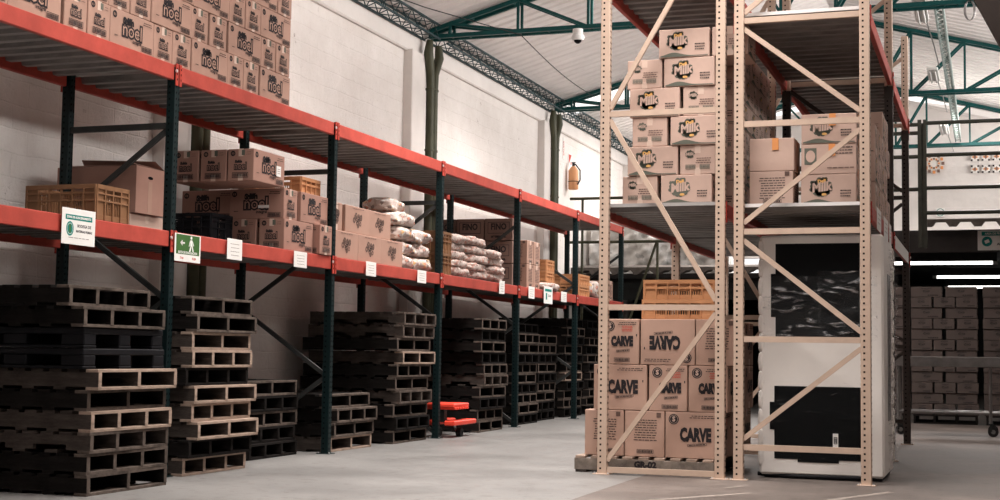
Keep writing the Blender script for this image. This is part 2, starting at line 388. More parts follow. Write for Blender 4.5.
def art_carve(W, H, long):
    k = 1 if long else .72
    A = [(disc(-W*.5+.075, H*.34, .046, 22), 'ink'), (ring(-W*.5+.075, H*.34, .037, .034), 'card_pink'), (xf(text2d('S', .058, .003), 1, 1, -W*.5+.075, H*.34), 'card_pink')]
    A += [(xf(text2d('CARVE', .128*k, .008), .70, 1.2, W*.05, -H*.0), 'ink'), (xf(text2d("'", .07, .002), 1, 1, W*.05+.185*k, H*.09), 'ink')]
    A += [(xf(frame2d(0, 0, .17*k, .022, .003), 1, 1, W*.08, -H*.20, .10), 'ink'), (xf(lines(0, 0, .15*k, 1, .02, .008, 2), 1, 1, W*.08, -H*.20, .1), 'ink')]
    A += [(lines(W*.18, H*.42, W*.5, 2, .016, .006, 4), 'ink')]
    if not long: A += [(barcode(W*.05, -H*.40, W*.42, .035), 'ink'), (lines(W*.18, H*.34, W*.3, 4, .014, .006, 9), 'ink_red')]
    return A
def art_text(W, H, long):
    return [(lines(0, H*.30, W*.62, 9, .022, .007, 12), 'ink'), (barcode(W*.02, -H*.38, W*.42, .035), 'ink'), (rect(W*.36, H*.42, .04, .04), 'ink_soft')]
def art_fino(W, H, long):
    A = [(xf(text2d('FINO', .11*(W/.43), .004), .95, 1.15, 0, H*.12), 'ink'), (frame2d(0, H*.08, W*.78, H*.52, .007), 'ink'), (xf(text2d('ARTESANAL', .035, .004), 1.2, 1, 0, -H*.33), 'ink')]
    return A
def art_scribble(W, H, long):
    rd = random.Random(5); v = []; f = []
    for i in range(11):
        x = rd.uniform(-.3, .3)*W*.5; y = rd.uniform(-.3, .3)*H*.7; g = ring(x, y, .022+.012*rd.random(), .013, 12); o = len(v); v += g[0]; f += [tuple(a+o for a in q) for q in g[1]]
    return [((v, f), 'ink_soft'), (xf(text2d('Sol', .08, .001), 1, 1, 0, .0, .3), 'ink'), (lines(0, H*.42, W*.6, 1, .02, .006), 'ink_soft')]
def art_far(W, H, long):
    return [(ring(0, H*.08, .055, .047, 18, .45), 'ink'), (xf(text2d('Crem', .034, .001), 1, 1, 0, H*.08), 'ink'), (lines(0, H*.36, W*.4, 1, .02, .008), 'ink'), (lines(W*.2, -H*.32, W*.35, 1, .02, .014, 5), 'ink')]
def art_none(W, H, long): return []

def carton(L, W, H, m, art, tape='tape', seam=True):
    """carton: L along x, W along y, base centre at origin. long faces are +-Y"""
    b = MB(); b.cbox(-L/2, L/2, -W/2, W/2, 0, H, m, .005)
    e = .0022
    def face(A, o, u):
        lay = {}
        for i, (g, mm) in enumerate(A):
            nrm = Vector(u).cross(Vector((0, 0, 1)))
            b.flat(g, Vector(o)+nrm*(e+i*.0006), u, (0, 0, 1), (m if m != 'card_tan' or mm == 'card' else 'card_pink') if mm in ('card', 'card_pink') else mm)
    face(art(L, H, L >= W), (0, -W/2, H/2), (1, 0, 0)); face(art(L, H, L >= W), (0, W/2, H/2), (-1, 0, 0))
    face(art(W, H, W > L), (L/2, 0, H/2), (0, 1, 0)); face(art(W, H, W > L), (-L/2, 0, H/2), (0, -1, 0))
    if tape:
        b.box(-L/2+.002, L/2-.002, -.025, .025, H, H+.0012, tape)
        for sx in (-1, 1):
            b.box(min(sx*L/2, sx*(L/2+.0012)), max(sx*L/2, sx*(L/2+.0012)), -.025, .025, H-.07, H+.0012, tape)
            b.box(min(sx*L/2, sx*(L/2+.0012)), max(sx*L/2, sx*(L/2+.0012)), -.025, .025, .0, .06, tape)
    if seam: b.box(-L/2+.004, L/2-.004, -.0015, .0015, H+.0012, H+.0018, 'ink_soft')
    return b.mesh('carton')

CM = {
 'noel': carton(.59, .275, .283, 'card', art_noel), 'noel_in': carton(.60, .275, .298, 'card_red', art_noel), 'emblem': carton(.47, .34, .262, 'card_pink', art_emblem, 'tape_orange'),
 'milk': carton(.46, .32, .262, 'card_pink', art_milk),
 'carve': carton(.49, .335, .405, 'card_tan', art_carve), 'carve_text': carton(.36, .335, .405, 'card_tan', art_text), 'carve_short': carton(.345, .48, .405, 'card_tan', art_carve),
 'sketch_thin': carton(.36, .27, .29, 'card', art_scribble), 'sketch': carton(.60, .36, .29, 'card', art_scribble), 'fino': carton(.43, .34, .32, 'card_dark', art_fino),
 'tall': carton(.38, .30, .345, 'card', art_text), 'far_long': carton(.49, .35, .168, 'card_far', art_far), 'far_short': carton(.33, .45, .168, 'card_far', art_far),
 'taped': carton(.39, .36, .29, 'card_pink', art_none, 'tape_orange'), 'texty': carton(.38, .36, .30, 'card_pink', art_text, 'tape_orange'),
 'milk_or': carton(.47, .34, .262, 'card_pink', art_milk, 'tape_orange'), 'plain_low': carton(.62, .5, .17, 'card_pink', art_none),
}
def put(kind, loc, rz, label, group=None, cat='carton', name='printed_carton', jit=.012, flip=False):
    a = rz+random.uniform(-jit, jit)
    rot = (PI, 0, a) if flip else (0, 0, a)
    z = loc[2]+(flip or 0)
    return tag(inst(name, CM[kind], (loc[0], loc[1], z), rot=rot), label, cat, group)

# ------------------------------------------------------------------ camera
F_, YAW, PIT, ROL, HC = 1391.99, .3387, .0739, .0146, 1.05
Fv = Vector((-math.sin(YAW)*math.cos(PIT), math.cos(YAW)*math.cos(PIT), math.sin(PIT)))
R0 = Vector((math.cos(YAW), math.sin(YAW), 0)); U0 = R0.cross(Fv)
R2 = R0*math.cos(ROL)+U0*math.sin(ROL); U2 = U0*math.cos(ROL)-R0*math.sin(ROL)
cam = bpy.data.cameras.new('camera'); co = bpy.data.objects.new('camera', cam); C.objects.link(co)
cam.sensor_width = 36; cam.lens = F_/1000*36; cam.clip_end = 200
mw = Matrix((( R2.x, U2.x, -Fv.x, 0), (R2.y, U2.y, -Fv.y, 0), (R2.z, U2.z, -Fv.z, HC), (0, 0, 0, 1)))
co.matrix_world = mw; sc.camera = co

# ------------------------------------------------------------------ setting
XW = -7.9; XR = 2.7; YN = -7; YB = 33.6; YE = 44
fl = MB(); fl.box(XW-.3, -2.87, YN, YE, -.12, 0, 'floor_light')
struct(fl.build('floor'))
fl = MB(); fl.box(-2.87, 9, YN, YE, -.12, -.0005, 'floor_brown'); o = fl.build('floor_worn_slab'); struct(o); o.name = 'floor'
w = MB(); w.box(XW-.25, XW, YN, YE, 0, 5.78, 'wall'); struct(w.build('wall_left'))
for i, (y0, y1) in enumerate([(18.15, 18.62), (24.45, 24.95), (30.8, 31.3), (11.9, 12.35), (5.6, 6.05)]):
    w = MB(); w.cbox(XW-.01, XW+.14, y0, y1, 0, 5.39, 'plaster', .012); struct(w.build('trim_%d' % (i+1)))
w = MB(); w.cbox(XW-.01, XW+.07, YN, YE, 5.37, 5.80, 'plaster', .02); w.cbox(XW-.01, XW+.10, YN, YE, 5.62, 5.66, 'plaster', .01); struct(w.build('trim_6'))
# unseen right wall, raised to cut ambient; slot added to light the roof
w = MB(); w.box(XR, XR+.2, YN, YE, 0, 4.9, 'wall_grey'); w.box(XR, XR+.2, YN, YE, 5.62, 5.8, 'plaster')
for k in range(9): w.box(XR, XR+.2, YN+k*6.2, YN+k*6.2+.3, 4.9, 5.62, 'plaster')
struct(w.build('wall_right'))
w = MB(); w.box(XW, XR, YN-.2, YN, 0, 5.8, 'wall_grey'); struct(w.build('wall_near'))  # unseen wall behind the camera, built to keep ambient light small
# back wall above the low rooms
w = MB(); w.box(XW, 6, YB, YB+.2, 3.42, 6.3, 'plaster')
w.add([(XW, YB, 6.3), (6, YB, 6.3), (2.9, YB, 6.3), (-2.62, YB, 7.24), (XW, YB, 6.3)], [(0, 2, 3)], 'plaster'); w.box(XW, 6, YB-.03, YB, 4.98, 5.02, 'plaster'); struct(w.build('wall_back'))
w = MB(); w.box(XW, 6, YE-.2, YE, 0, 3.4, 'dark_metal'); struct(w.build('wall_far'))

def zroof(x): return 5.90+.275*(x+7.5) if x < -2.62 else 5.90+.275*(-2.62+7.5)-.275*(x+2.62)
def roof(y0, y1, xa, xb, name):
    b = MB(); pit = .26; n = int((y1-y0)/pit); vs = []
    prof = []
    for i in range(n): y = y0+i*pit; prof += [(y, 0), (y+.15, 0), (y+.18, .035), (y+.23, .035)]
    prof.append((y0+n*pit, 0))
    for (y, dz) in prof:
        for x in (xa, xb): vs.append((x, y, zroof(x)+dz))
    b.add(vs, [(2*i, 2*i+2, 2*i+3, 2*i+1) for i in range(len(prof)-1)], 'roof')
    o = b.build(name); struct(o)
    return o
for (y0, y1) in ((YN, 25.5), (26.5, 32.4), (33.0, 34.0)): roof(y0, y1, XW-.3, -2.62, 'ceiling')
for (y0, y1) in ((YN, 32.4), (33.0, 34.0)): roof(y0, y1, -2.62, XR+.4, 'ceiling')
# maker for the added area lamps
def area(name, loc, rot, sx, sy, e, col):
    l = bpy.data.lights.new(name, 'AREA'); l.shape = 'RECTANGLE'; l.size = sx; l.size_y = sy; l.energy = e; l.color = col
    o = bpy.data.objects.new(name, l); C.objects.link(o); o.location = loc; o.rotation_euler = rot; return o

for (xa, ya, xb_, yb_) in ((-2.35, 10.0, -1.75, 10.9), (-1.15, 10.6, -.75, 11.5), (-2.0, 11.2, -1.9, 11.5)):
    d = Vector((yb_-ya, xa-xb_, 0)).normalized()*.035
    m_ = MB(); m_.add([(xa-d.x, ya-d.y, .0008), (xa+d.x, ya+d.y, .0008), (xb_+d.x, yb_+d.y, .0008), (xb_-d.x, yb_-d.y, .0008)], [(0, 1, 2, 3)], 'concrete_pale'); struct(m_.build('floor'))

# ------------------------------------------------------------------ racks
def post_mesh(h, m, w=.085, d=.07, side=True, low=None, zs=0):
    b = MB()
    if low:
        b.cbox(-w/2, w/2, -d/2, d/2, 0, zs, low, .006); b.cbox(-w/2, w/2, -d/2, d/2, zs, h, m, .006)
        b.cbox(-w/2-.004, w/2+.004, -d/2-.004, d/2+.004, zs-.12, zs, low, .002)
    else: b.cbox(-w/2, w/2, -d/2, d/2, 0, h, m, .006)
    n = int(h/.052)
    for i in range(1, n):
        z = i*.052
        for s in (-1, 1):
            y = s*(d/2+.0012)
            b.add([(-.008-.012, y, z-.008), (.008-.012, y, z-.008), (.008-.012, y, z+.008), (-.008-.012, y, z+.008)], [(0, 1, 2, 3) if s < 0 else (3, 2, 1, 0)], 'hole')
            if side:
                x = s*(w/2+.0012)
                for yy in (-.018, .018):
                    b.add([(x, yy-.007, z-.012), (x, yy+.007, z-.004), (x, yy+.007, z+.014), (x, yy-.007, z+.006)], [(0, 1, 2, 3) if s > 0 else (3, 2, 1, 0)], 'hole')
    return b.mesh('post')
def base_mesh(m):
    b = MB(); b.cbox(-.075, .075, -.065, .065, 0, .008, m, .002)
    for x in (-.06, .06): b.cyl((x, -.045, .012), 'z', .009, .012, 'bolt', 8)
    return b.mesh('base_plate')
def rack(name, label, xf, xb, ys, h, m, beam_levels, zig, front_sign, deckspec, group=None, low=None, zs=0):
    """xf/xb: front and back post centres; zig(k) -> (horizontals, diagonals) in the frame plane"""
    root = thing(name, label, 'pallet rack', (min(xf, xb), ys[0], 0), 0, group)
    ox, oy = min(xf, xb), ys[0]
    pm = post_mesh(h, m); bm = base_mesh(m); bm_ = 'brace_grey' if m == 'green' else m
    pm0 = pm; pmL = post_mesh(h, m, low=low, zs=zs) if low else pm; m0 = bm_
    for k, y in enumerate(ys):
        fr = MB()
        hz, dg = zig(k); x0, x1 = min(xf, xb), max(xf, xb)
        f = bpy.data.objects.new('upright_frame', None); C.objects.link(f); f.parent = root; f.location = (0, y-oy, 0); f.empty_display_size = .1
        for x in (xf, xb):
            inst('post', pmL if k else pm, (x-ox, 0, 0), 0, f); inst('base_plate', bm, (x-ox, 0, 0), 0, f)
        W = x1-x0
        for z in hz:
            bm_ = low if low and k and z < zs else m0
            b = MB(); b.bar((.04, 0, z), (W-.04, 0, z), .035, .05, bm_); b.build('brace', f)
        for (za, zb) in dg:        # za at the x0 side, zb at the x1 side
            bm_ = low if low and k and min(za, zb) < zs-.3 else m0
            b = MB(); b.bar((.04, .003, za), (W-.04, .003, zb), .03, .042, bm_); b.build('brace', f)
    for (zt, bh, mm) in beam_levels:
        for k in range(len(ys)-1):
            for x, s in ((xf, front_sign), (xb, -front_sign)):
                b = MB(); y0, y1 = ys[k]+.045, ys[k+1]-.045
                L = y1-y0
                b.cbox(-.022, .022, 0, L, -bh, 0, mm, .005)
                b.box(-.026, -.0215, .02, L-.02, -bh*.62, -bh*.38, mm) if False else None
                o = b.build('beam', root, (x-ox+s*.012, y0-oy, zt))
                for yy in (-.035, L-.0):
                    c = MB()
                    xs = s*.032
                    c.cbox(min(xs, xs+s*.008)-.001, max(xs, xs+s*.008)+.001, yy, yy+.035, -.175, .008, 'red_conn', .002)
                    c.box(min(0, xs), max(0, xs), yy+(.03 if yy > 0 else 0), yy+(.035 if yy > 0 else .005), -.175, .008, 'red_conn')
                    for zz in (-.03, -.075, -.12): c.box(xs+s*.009-.001, xs+s*.009+.001, yy+.012, yy+.022, zz-.012, zz+.006, 'hole')
                    if yy > 0: c.cyl((xs+s*.012, yy+.0, -.055), 'x', .013, .012, 'bolt', 8)
                    c.build('connector', o)
    for (zt, x0, x1, k0, k1) in deckspec:
        for k in range(k0, k1):
            y0, y1 = ys[k]+.06, ys[k+1]-.05
            b = MB(); n = int((y1-y0)/.2); p = []
            for i in range(n):
                y = i*.2; p += [(y, 0), (y+.08, 0), (y+.105, -.06), (y+.175, -.06)]
            p.append((n*.2, 0))
            vs = [(x, y, dz) for (y, dz) in p for x in (0, x1-x0)]+[(x, y, dz-.003) for (y, dz) in p for x in (0, x1-x0)]
            N = len(p)
            b.add(vs, [(2*i, 2*i+1, 2*i+3, 2*i+2) for i in range(N-1)]+[(2*N+2*i, 2*N+2*i+2, 2*N+2*i+3, 2*N+2*i+1) for i in range(N-1)], 'zinc')
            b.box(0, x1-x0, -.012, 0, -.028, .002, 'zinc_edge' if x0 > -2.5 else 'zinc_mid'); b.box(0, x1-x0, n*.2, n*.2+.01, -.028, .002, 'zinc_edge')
            b.build('shelf_deck', root, (x0-ox, y0-oy, zt))
    return root
YL = [6.93+3*k for k in range(7)]
def zigL(k):
    if k in (2, 5): return ([2.9] if k < 4 else []), [(2.86, 2.2), (1.5, 2.16), (1.46, .81), (.08, .77)]
    return ([2.9] if k < 4 else []), [(2.17, 2.87), (2.13, 1.47), (.77, 1.43), (.73, .08)]
rack('pallet_rack', 'long red and dark green pallet rack running along the white wall', -6.41, -7.45, YL, 3.39, 'green',
     [(3.405, .13, 'red'), (2.015, .13, 'red')], zigL, 1, [(3.40, -7.47, -6.39, 0, 6), (2.01, -7.47, -6.39, 0, 6)])
YRr = [11.99, 14.99, 17.99]
def zig1(k): return [.04, 1.47, 3.2], [(.12, 1.42), (3.15, 1.53), (3.25, 4.9)]
rack('pallet_rack', 'beige-posted rack holding milk cartons, crate and bottom cartons, left of the pair', -3.235, -2.195, YRr, 5.1, 'beige',
     [(4.41, .13, 'red'), (2.385, .12, 'red')], zig1, -1, [(4.42, -3.25, -2.18, 0, 2), (2.395, -3.25, -2.18, 0, 2)])
def zig2(k): return [.28, 1.2, 2.125, 3.06, 3.97], [(.35, 1.13), (2.05, 1.27), (2.2, 2.98), (3.9, 3.14), (4.04, 4.82)]
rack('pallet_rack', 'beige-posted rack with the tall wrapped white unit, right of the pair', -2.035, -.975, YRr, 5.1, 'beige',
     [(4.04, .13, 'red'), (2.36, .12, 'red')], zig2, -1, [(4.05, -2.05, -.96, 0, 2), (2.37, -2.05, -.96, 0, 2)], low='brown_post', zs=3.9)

# ------------------------------------------------------------------ pallets
def pallet_parts(wm, em, notch, wy=1.0, lx=1.2, h=.148, close=False):
    """list of (part name, mesh); +X end and the long stringers show. origin: base centre"""
    P = []; t = .022; r = random.Random(wy*100+len(wm)+notch)
    b = MB(); n = 8; wbd = .105
    for i in range(n):
        x = -lx/2+wbd/2+(lx-wbd)*i/(n-1); mm = em if i == n-1 else wm
        b.cbox(x-wbd/2, x+wbd/2, -wy/2-r.uniform(0, .006), wy/2+r.uniform(0, .006), h-t, h, mm, .002)
    P.append(('top_deck', b.mesh('top_deck')))
    ys = [-wy/2+.02, -wy*.17, wy*.17, wy/2-.02] if notch != 2 else [-wy/2+.02, 0, wy/2-.02]
    for j, y in enumerate(ys):
        b = MB(); z0, z1 = t, h-t
        if notch == 1:
            b.box(-lx/2, lx/2, y-.018, y+.018, z0+.038, z1, wm)
            for (a, c) in ((-lx/2, -lx/2+.2), (-.12, .12), (lx/2-.2, lx/2)): b.box(a, c, y-.018, y+.018, z0, z0+.038, wm)
        else: b.box(-lx/2, lx/2, y-.018, y+.018, z0, z1, wm)
        b.box(lx/2, lx/2+.004, y-.018, y+.018, z0, z1, em)
        P.append(('stringer', b.mesh('stringer')))
    b = MB()
    for i in range(5):
        x = -lx/2+wbd/2+(lx-wbd)*i/4
        b.cbox(x-wbd/2, x+wbd/2, -wy/2, wy/2, 0, t, em if i == 4 else wm, .002)
    P.append(('bottom_deck', b.mesh('bottom_deck')))
    return P
def plastic_parts():
    P = []; b = MB(); b.cbox(-.6, .6, -.5, .5, .1, .145, 'plastic_black', .006)
    for i in range(9): b.box(-.55+i*.13, -.50+i*.13, -.46, .46, .1445, .1475, 'rubber')
    P.append(('top_deck', b.mesh('top_deck')))
    for y in (-.425, 0, .425):
        b = MB(); b.cbox(-.6, .6, y-.075, y+.075, 0, .02, 'plastic_black', .004)
        for x in (-.5, 0, .5): b.cbox(x-.1, x+.1, y-.07, y+.07, .02, .1, 'plastic_black', .008)
        P.append(('skid', b.mesh('skid')))
    return P
PAL = {'d': pallet_parts('wood_dark', 'wood_dark', 0), 'D': pallet_parts('wood_dark', 'wood_edge', 2), 'm': pallet_parts('wood_dark', 'wood_edge', 0), 'M': pallet_parts('wood_mid', 'wood_edge', 1),
       'l': pallet_parts('wood_mid', 'wood_light', 2), 'L': pallet_parts('wood_mid', 'wood_light', 0), 'p': plastic_parts()}
DESC = {'d': 'blackened pallet', 'D': 'greyer-ended blackened pallet', 'm': 'grey-ended dark pallet', 'M': 'weathered grey notched pallet', 'l': 'pale-ended pallet', 'L': 'pale-edged pallet', 'p': 'black plastic pallet'}
def pallet(kind, loc, rz, label, group=None, name='wooden_pallet'):
    root = thing('plastic_pallet' if kind == 'p' else name, label, 'pallet', loc, rz, group)
    for n, me in PAL[kind]: inst(n, me, (0, 0, 0), 0, root)
    return root
def stack(xfront, y0, y1, kinds, where, pitch=.1485, dx=(), dy=()):
    """kinds bottom to top; xfront the +X face, y0..y1 along the aisle"""
    n = len(kinds); yc = (y0+y1)/2
    for i, k in enumerate(kinds):
        ex = dx[i] if i < len(dx) else random.uniform(-.035, .02); ey = dy[i] if i < len(dy) else random.uniform(-.03, .03)
        pos = 'at the bottom' if i == 0 else ('on top' if i == n-1 else ORD[i]+' from the bottom')
        pallet(k, (xfront-.6+ex, yc+ey, i*pitch), random.uniform(-.022, .022), '%s, %s of the %s' % (DESC[k], pos, where), where)
stack(-6.0, 8.37, 9.37, 'DmMLDlppmm', 'nearest stack at the left', .149, (0, .0, .01, .02, -.03, .05, -.04, -.05, -.02, -.12), (0, 0, -.01, .01, .0, .02, -.02, -.03, -.06, -.12))
stack(-6.2, 10.0, 11.0, 'LdlLldLlDD', 'second tall stack from the left', .1487, (-.06, .0, .05, -.02, .02, -.03, .0, -.02, .02, -.03), (.03, .02, .05, .03, .05, -.02, .0, 0, .03, .03))
stack(-6.64, 11.75, 12.72, 'ddmdD', 'low dark stack against the wall', .15)
stack(-6.45, 13.12, 14.12, 'lDmD', 'short stack at the second upright', .1485, (0, .02, .04, -.03), (0, .02, .06, .0))
stack(-6.38, 14.62, 15.62, 'DdDMDmlDMM', 'tall stack behind the short stack', .151, (-.03, 0, -.02, .02, -.02, 0, .03, 0, .02, .03), (0, .02, -.02, .04, .0, .03, .1, .0, .09, .11))
stack(-6.35, 17.3, 18.3, 'DmdDMmdDdm', 'tall stack behind the jack', .151, dy=(.0, 0, .02, .05, .15, .12, .1, .02, .04, .0))
stack(-6.55, 19.45, 20.45, 'dDmdDmdDmd', 'tall stack beside the fourth upright', .15)
stack(-6.65, 20.75, 21.7, 'ddDmdDdmD', 'darker stack by the fifth upright', .15)
stack(-6.65, 22.3, 23.3, 'dmDdlmdDdmd', 'stack beyond the fifth upright', .15)
stack(-6.64, 23.6, 24.6, 'dDmdmdDdmdd', 'last stack at the rack end', .15)

# pallet under the CARVE cartons (deck boards run away, marked stringer faces the aisle)
pr = thing('wooden_pallet', 'grey wooden pallet with stencilled side under bold black-lettered cartons', 'pallet', (-2.90, 12.66, 0), 0)
b = MB()
for i in range(8): y = 0
for i in range(9):
    x = -.63+.055+i*.1437; b.cbox(x-.045, x+.045, -.55, .55, .125, .147, 'wood_light', .002)
b.build('top_deck', pr)
for y in (-.53, 0, .53):
    b = MB(); b.cbox(-.63, .63, y-.02, y+.02, .022, .125, 'wood_grey', .003)
    if y < -.1:
        b.flat(xf(text2d('GR-02', .075, .005), 1, 1.0, .02, .0), (0, y-.022, .082), (1, 0, 0), (0, 0, 1), 'ink')
    b.build('stringer', pr)
b = MB()
for i in range(5): x = -.57+i*.285; b.cbox(x-.05, x+.05, -.55, .55, 0, .022, 'wood_mid', .002)
b.build('bottom_deck', pr)

# ------------------------------------------------------------------ cartons on the top shelf of the left rack
ZT = 3.412
rows = ['SLSSLSLSSLSSL'[::-1], 'SSSLSSLSLSSLL', 'LSSLSSLLSSLSL', 'SLLSSLSSLSSLS']
rows[0] = 'LSSLSSLSSLLSS'; rows[1] = 'SSLSSLSSLSLSL'; rows[2] = 'LSSLLSSLSSLSS'; rows[3] = 'SLSSLSLSSLSSL'
for r, pat in enumerate(rows):
    y = 11.98-(.02 if r else 0); z = ZT+r*.2865; k = 0
    for i, c in enumerate(pat):
        w_ = .59 if c == 'L' else .275
        if y-w_ < 6.3: break
        g = .008+(random.random() < .3)*.03
        x = -6.405+random.uniform(-.012, .0)
        if c == 'L': put('noel', (x-.14, y-w_/2, z), PI/2, 'wide-side carton with outlined lettering, %s from the far end, %s row up, top shelf' % (ORD[k], ORD[r]), 'biscuit cartons on the top shelf', jit=.008)
        else: put('noel', (x-.30, y-w_/2, z), 0, 'end-on biscuit carton, %s from the far end, %s row up, top shelf' % (ORD[k], ORD[r]), 'biscuit cartons on the top shelf', jit=.008)
        y -= w_+g; k += 1

# ------------------------------------------------------------------ crates
def crate_mesh(L, W, H, m, ribs=8, inner=True):
    b = MB(); t = .012
    b.box(-L/2, L/2, -W/2, W/2, 0, t, m)
    for (ax, D, E_) in (('x', L, W), ('y', W, L)):
        for s in (-1, 1):
            o = s*(E_/2-t/2)
            def bx(a0, a1, z0, z1, th=t, out=0):
                c = o+s*out
                if ax == 'x': b.cbox(a0, a1, c-th/2, c+th/2, z0, z1, m, .0015)
                else: b.cbox(c-th/2, c+th/2, a0, a1, z0, z1, m, .0015)
            bx(-D/2, D/2, 0, .04); bx(-D/2, D/2, H-.035, H, .024, .004); bx(-D/2, D/2, H-.075, H-.062, .02, .004)
            bx(-D/2, D/2, H*.52, H*.52+.014, .022, .003)
            n = max(3, int(round(D/.11))); 
            for i in range(n+1):
                a = -D/2+.006+(D-.012)*i/n; bx(a-.007, a+.007, 0, H, .024, .004)
            for i in range(n):
                a0 = -D/2+D*i/n; a1 = a0+D/n
                if i in (0, n-1): bx(a0, a1, 0, H, .006); continue
                for j in range(1, 5): a = a0+(a1-a0)*j/5; bx(a-.004, a+.004, .03, H-.06, .008)
            if n >= 5: bx(-D/2+D*2/n, -D/2+D*3/n, H*.55, H-.06, .008); 
    return b.mesh('crate')
CR = {'orange': crate_mesh(.64, .42, .175, 'crate_orange'), 'brown': crate_mesh(.64, .42, .27, 'crate_brown'), 'black': crate_mesh(.5, .38, .30, 'plastic_black')}
def crate(kind, loc, rz, label, group=None):
    return tag(inst('plastic_crate', CR[kind], loc, rz), label, 'crate', group)
ZS = 2.02
c_ = crate('brown', (-6.72, 9.12, ZS), 0, 'brown plastic crate holding a paper tag beside the white zone sign')
b = MB(); b.box(.303, .305, -.05, .05, .05, .13, 'crate_orange'); b.flat(lines(0, 0, .07, 2, .02, .006), (.3058, 0, .1), (0, 1, 0), (0, 0, 1), 'white_paper'); b.box(.309, .311, -.03, .02, .14, .165, 'white_paper'); b.build('label_plate', c_)
# open brown carton
def open_carton(loc, L, W, H, rz, label, flaps=True):
    root = thing('open_carton', label, 'carton', loc, rz)
    b = MB(); t = .006
    b.box(-L/2, L/2, -W/2, W/2, 0, t, 'card_red')
    b.box(-L/2, L/2, -W/2, -W/2+t, t, H, 'card_red'); b.box(-L/2, L/2, W/2-t, W/2, t, H, 'card_red')
    b.box(-L/2, -L/2+t, -W/2+t, W/2-t, t, H, 'card_red'); b.box(L/2-t, L/2, -W/2+t, W/2-t, t, H, 'card_red')
    b.flat(xf(lines(0, 0, .3, 1, .02, .02, 3)), (-.05, -W/2-.001, H*.6), (1, 0, 0), (0, 0, 1), 'ink_soft')
    b.flat(disc(0, 0, .04, 14, .014), (L/2+.001, 0, H*.78), (0, 1, 0), (0, 0, 1), 'hole')
    b.box(L/2, L/2+.001, -.03, .03, 0, H*.7, 'card')
    b.build('carton_body', root)
    for (p, q, r_, s_) in (((-L/2, -W/2, H), (L/2, -W/2, H), (L/2-.05, -W/2+.18, H+.02), (-L/2+.05, -W/2+.18, H+.035)), ((L/2, -W/2, H), (L/2, W/2, H), (L/2-.16, W/2-.05, H+.01), (L/2-.15, -W/2+.05, H+.045)),
                           ((-L/2, W/2, H), (L/2, W/2, H), (L/2-.03, W/2-.10, H+.07), (-L/2+.04, W/2-.14, H+.10))):
        f = MB(); n = Vector((0, 0, .004)); f.poly([p, q, r_, s_], 'card_red'); f.poly([tuple(Vector(k)+n) for k in (s_, r_, q, p)], 'card_red'); f.build('flap', root)
    return root
tag(inst('plain_carton', CM['plain_low'], (-7.17, 10.28, ZS), .0), 'low plain carton lying under the big open carton', 'carton')
open_carton((-7.21, 10.24, ZS+.175), .80, .42, .40, 0.0, 'large open reddish-brown carton with a hand hole behind the brown crate')

# bay with printed biscuit cartons (post pitch 9.93..12.93)
def nb(kind, x, y, z, rz, lab, flip=0): return put(kind, (x, y, z), rz, lab, 'biscuit cartons on the lower shelf', jit=.006)
G = .300
# bottom row
nb('noel_in', -6.56, 12.25, ZS, PI/2, 'lettered carton overhanging the beam, bottom row, right of the black crate')
nb('noel_in', -6.66, 12.72, ZS, 0, 'end-on carton in the bottom row beside the second upright')
nb('noel_in', -6.87, 12.25, ZS, PI/2, 'second carton in from the beam, bottom row of the lettered pile')
nb('noel_in', -7.18, 12.30, ZS, PI/2, 'carton nearest the wall, bottom row, just right of the black crate')
# middle row
nb('noel_in', -6.74, 12.10, ZS+G, 0, 'carton with big outlined lettering facing the camera, middle row, bearing a white strip')
nb('noel_in', -6.56, 12.575, ZS+G, PI/2, 'long-side carton, middle row, beside the second upright')
nb('noel_in', -7.30, 12.13, ZS+G, 0, 'half-hidden lettered carton, middle row, above the black crate')
nb('noel_in', -6.87, 12.575, ZS+G, PI/2, 'carton behind the middle row beside the upright, second from beam')
# top row
nb('noel_in', -6.58, 11.66, ZS+2*G, PI/2, 'topmost front carton with emblem and white sticker, lower shelf pile')
nb('noel_in', -6.87, 11.66, ZS+2*G, PI/2, 'second topmost carton behind the stickered one')
nb('noel_in', -7.17, 11.66, ZS+2*G, PI/2, 'topmost carton nearest the wall on lower shelf pile')
b = MB(); b.box(0, .001, -.045, .045, -.05, .05, 'white_paper'); b.flat(lines(0, .02, .06, 3, .02, .005), (.0015, 0, 0), (0, 1, 0), (0, 0, 1), 'ink_soft')
tag(b.build('paper_sticker', None, (-6.4355, 11.83, ZS+2*G+.14)), 'white sticker on the topmost lettered carton', 'sticker')
b = MB(); b.box(-.06, .06, -.001, 0, -.014, .014, 'white_paper')
tag(b.build('paper_sticker', None, (-6.66, 11.9585, ZS+G+.12)), 'white strip sticker on the middle lettered carton', 'sticker')
crate('black', (-7.10, 11.5, ZS), 0, 'black plastic crate right of the green exit sign')
crate('orange', (-6.84, 12.66, ZS+.60), 0, 'orange-brown crate on top of the pile behind the second upright')
# sketch cartons, bay from 12.93
sk = 'sketch-printed cartons on the lower shelf'
for j, (y, z, lab) in enumerate([(13.27, 0, 'lower row, left, right of the second upright'), (13.87, 0, 'lower row, middle'), (14.47, 0, 'lower row, touching the bagged goods'),
                                 (13.04+.0, 1, 'upper row, half behind the second upright'), (13.58, 1, 'upper row, middle'), (14.16, 1, 'upper row, right end')]):
    put('sketch' if j != 3 else 'sketch_thin', (-6.60 - .02*z, y+.05 if j != 3 else 13.115, ZS+z*.293), PI/2 if j != 3 else 0, 'carton with a faint sketched logo, '+lab, sk, jit=.01)
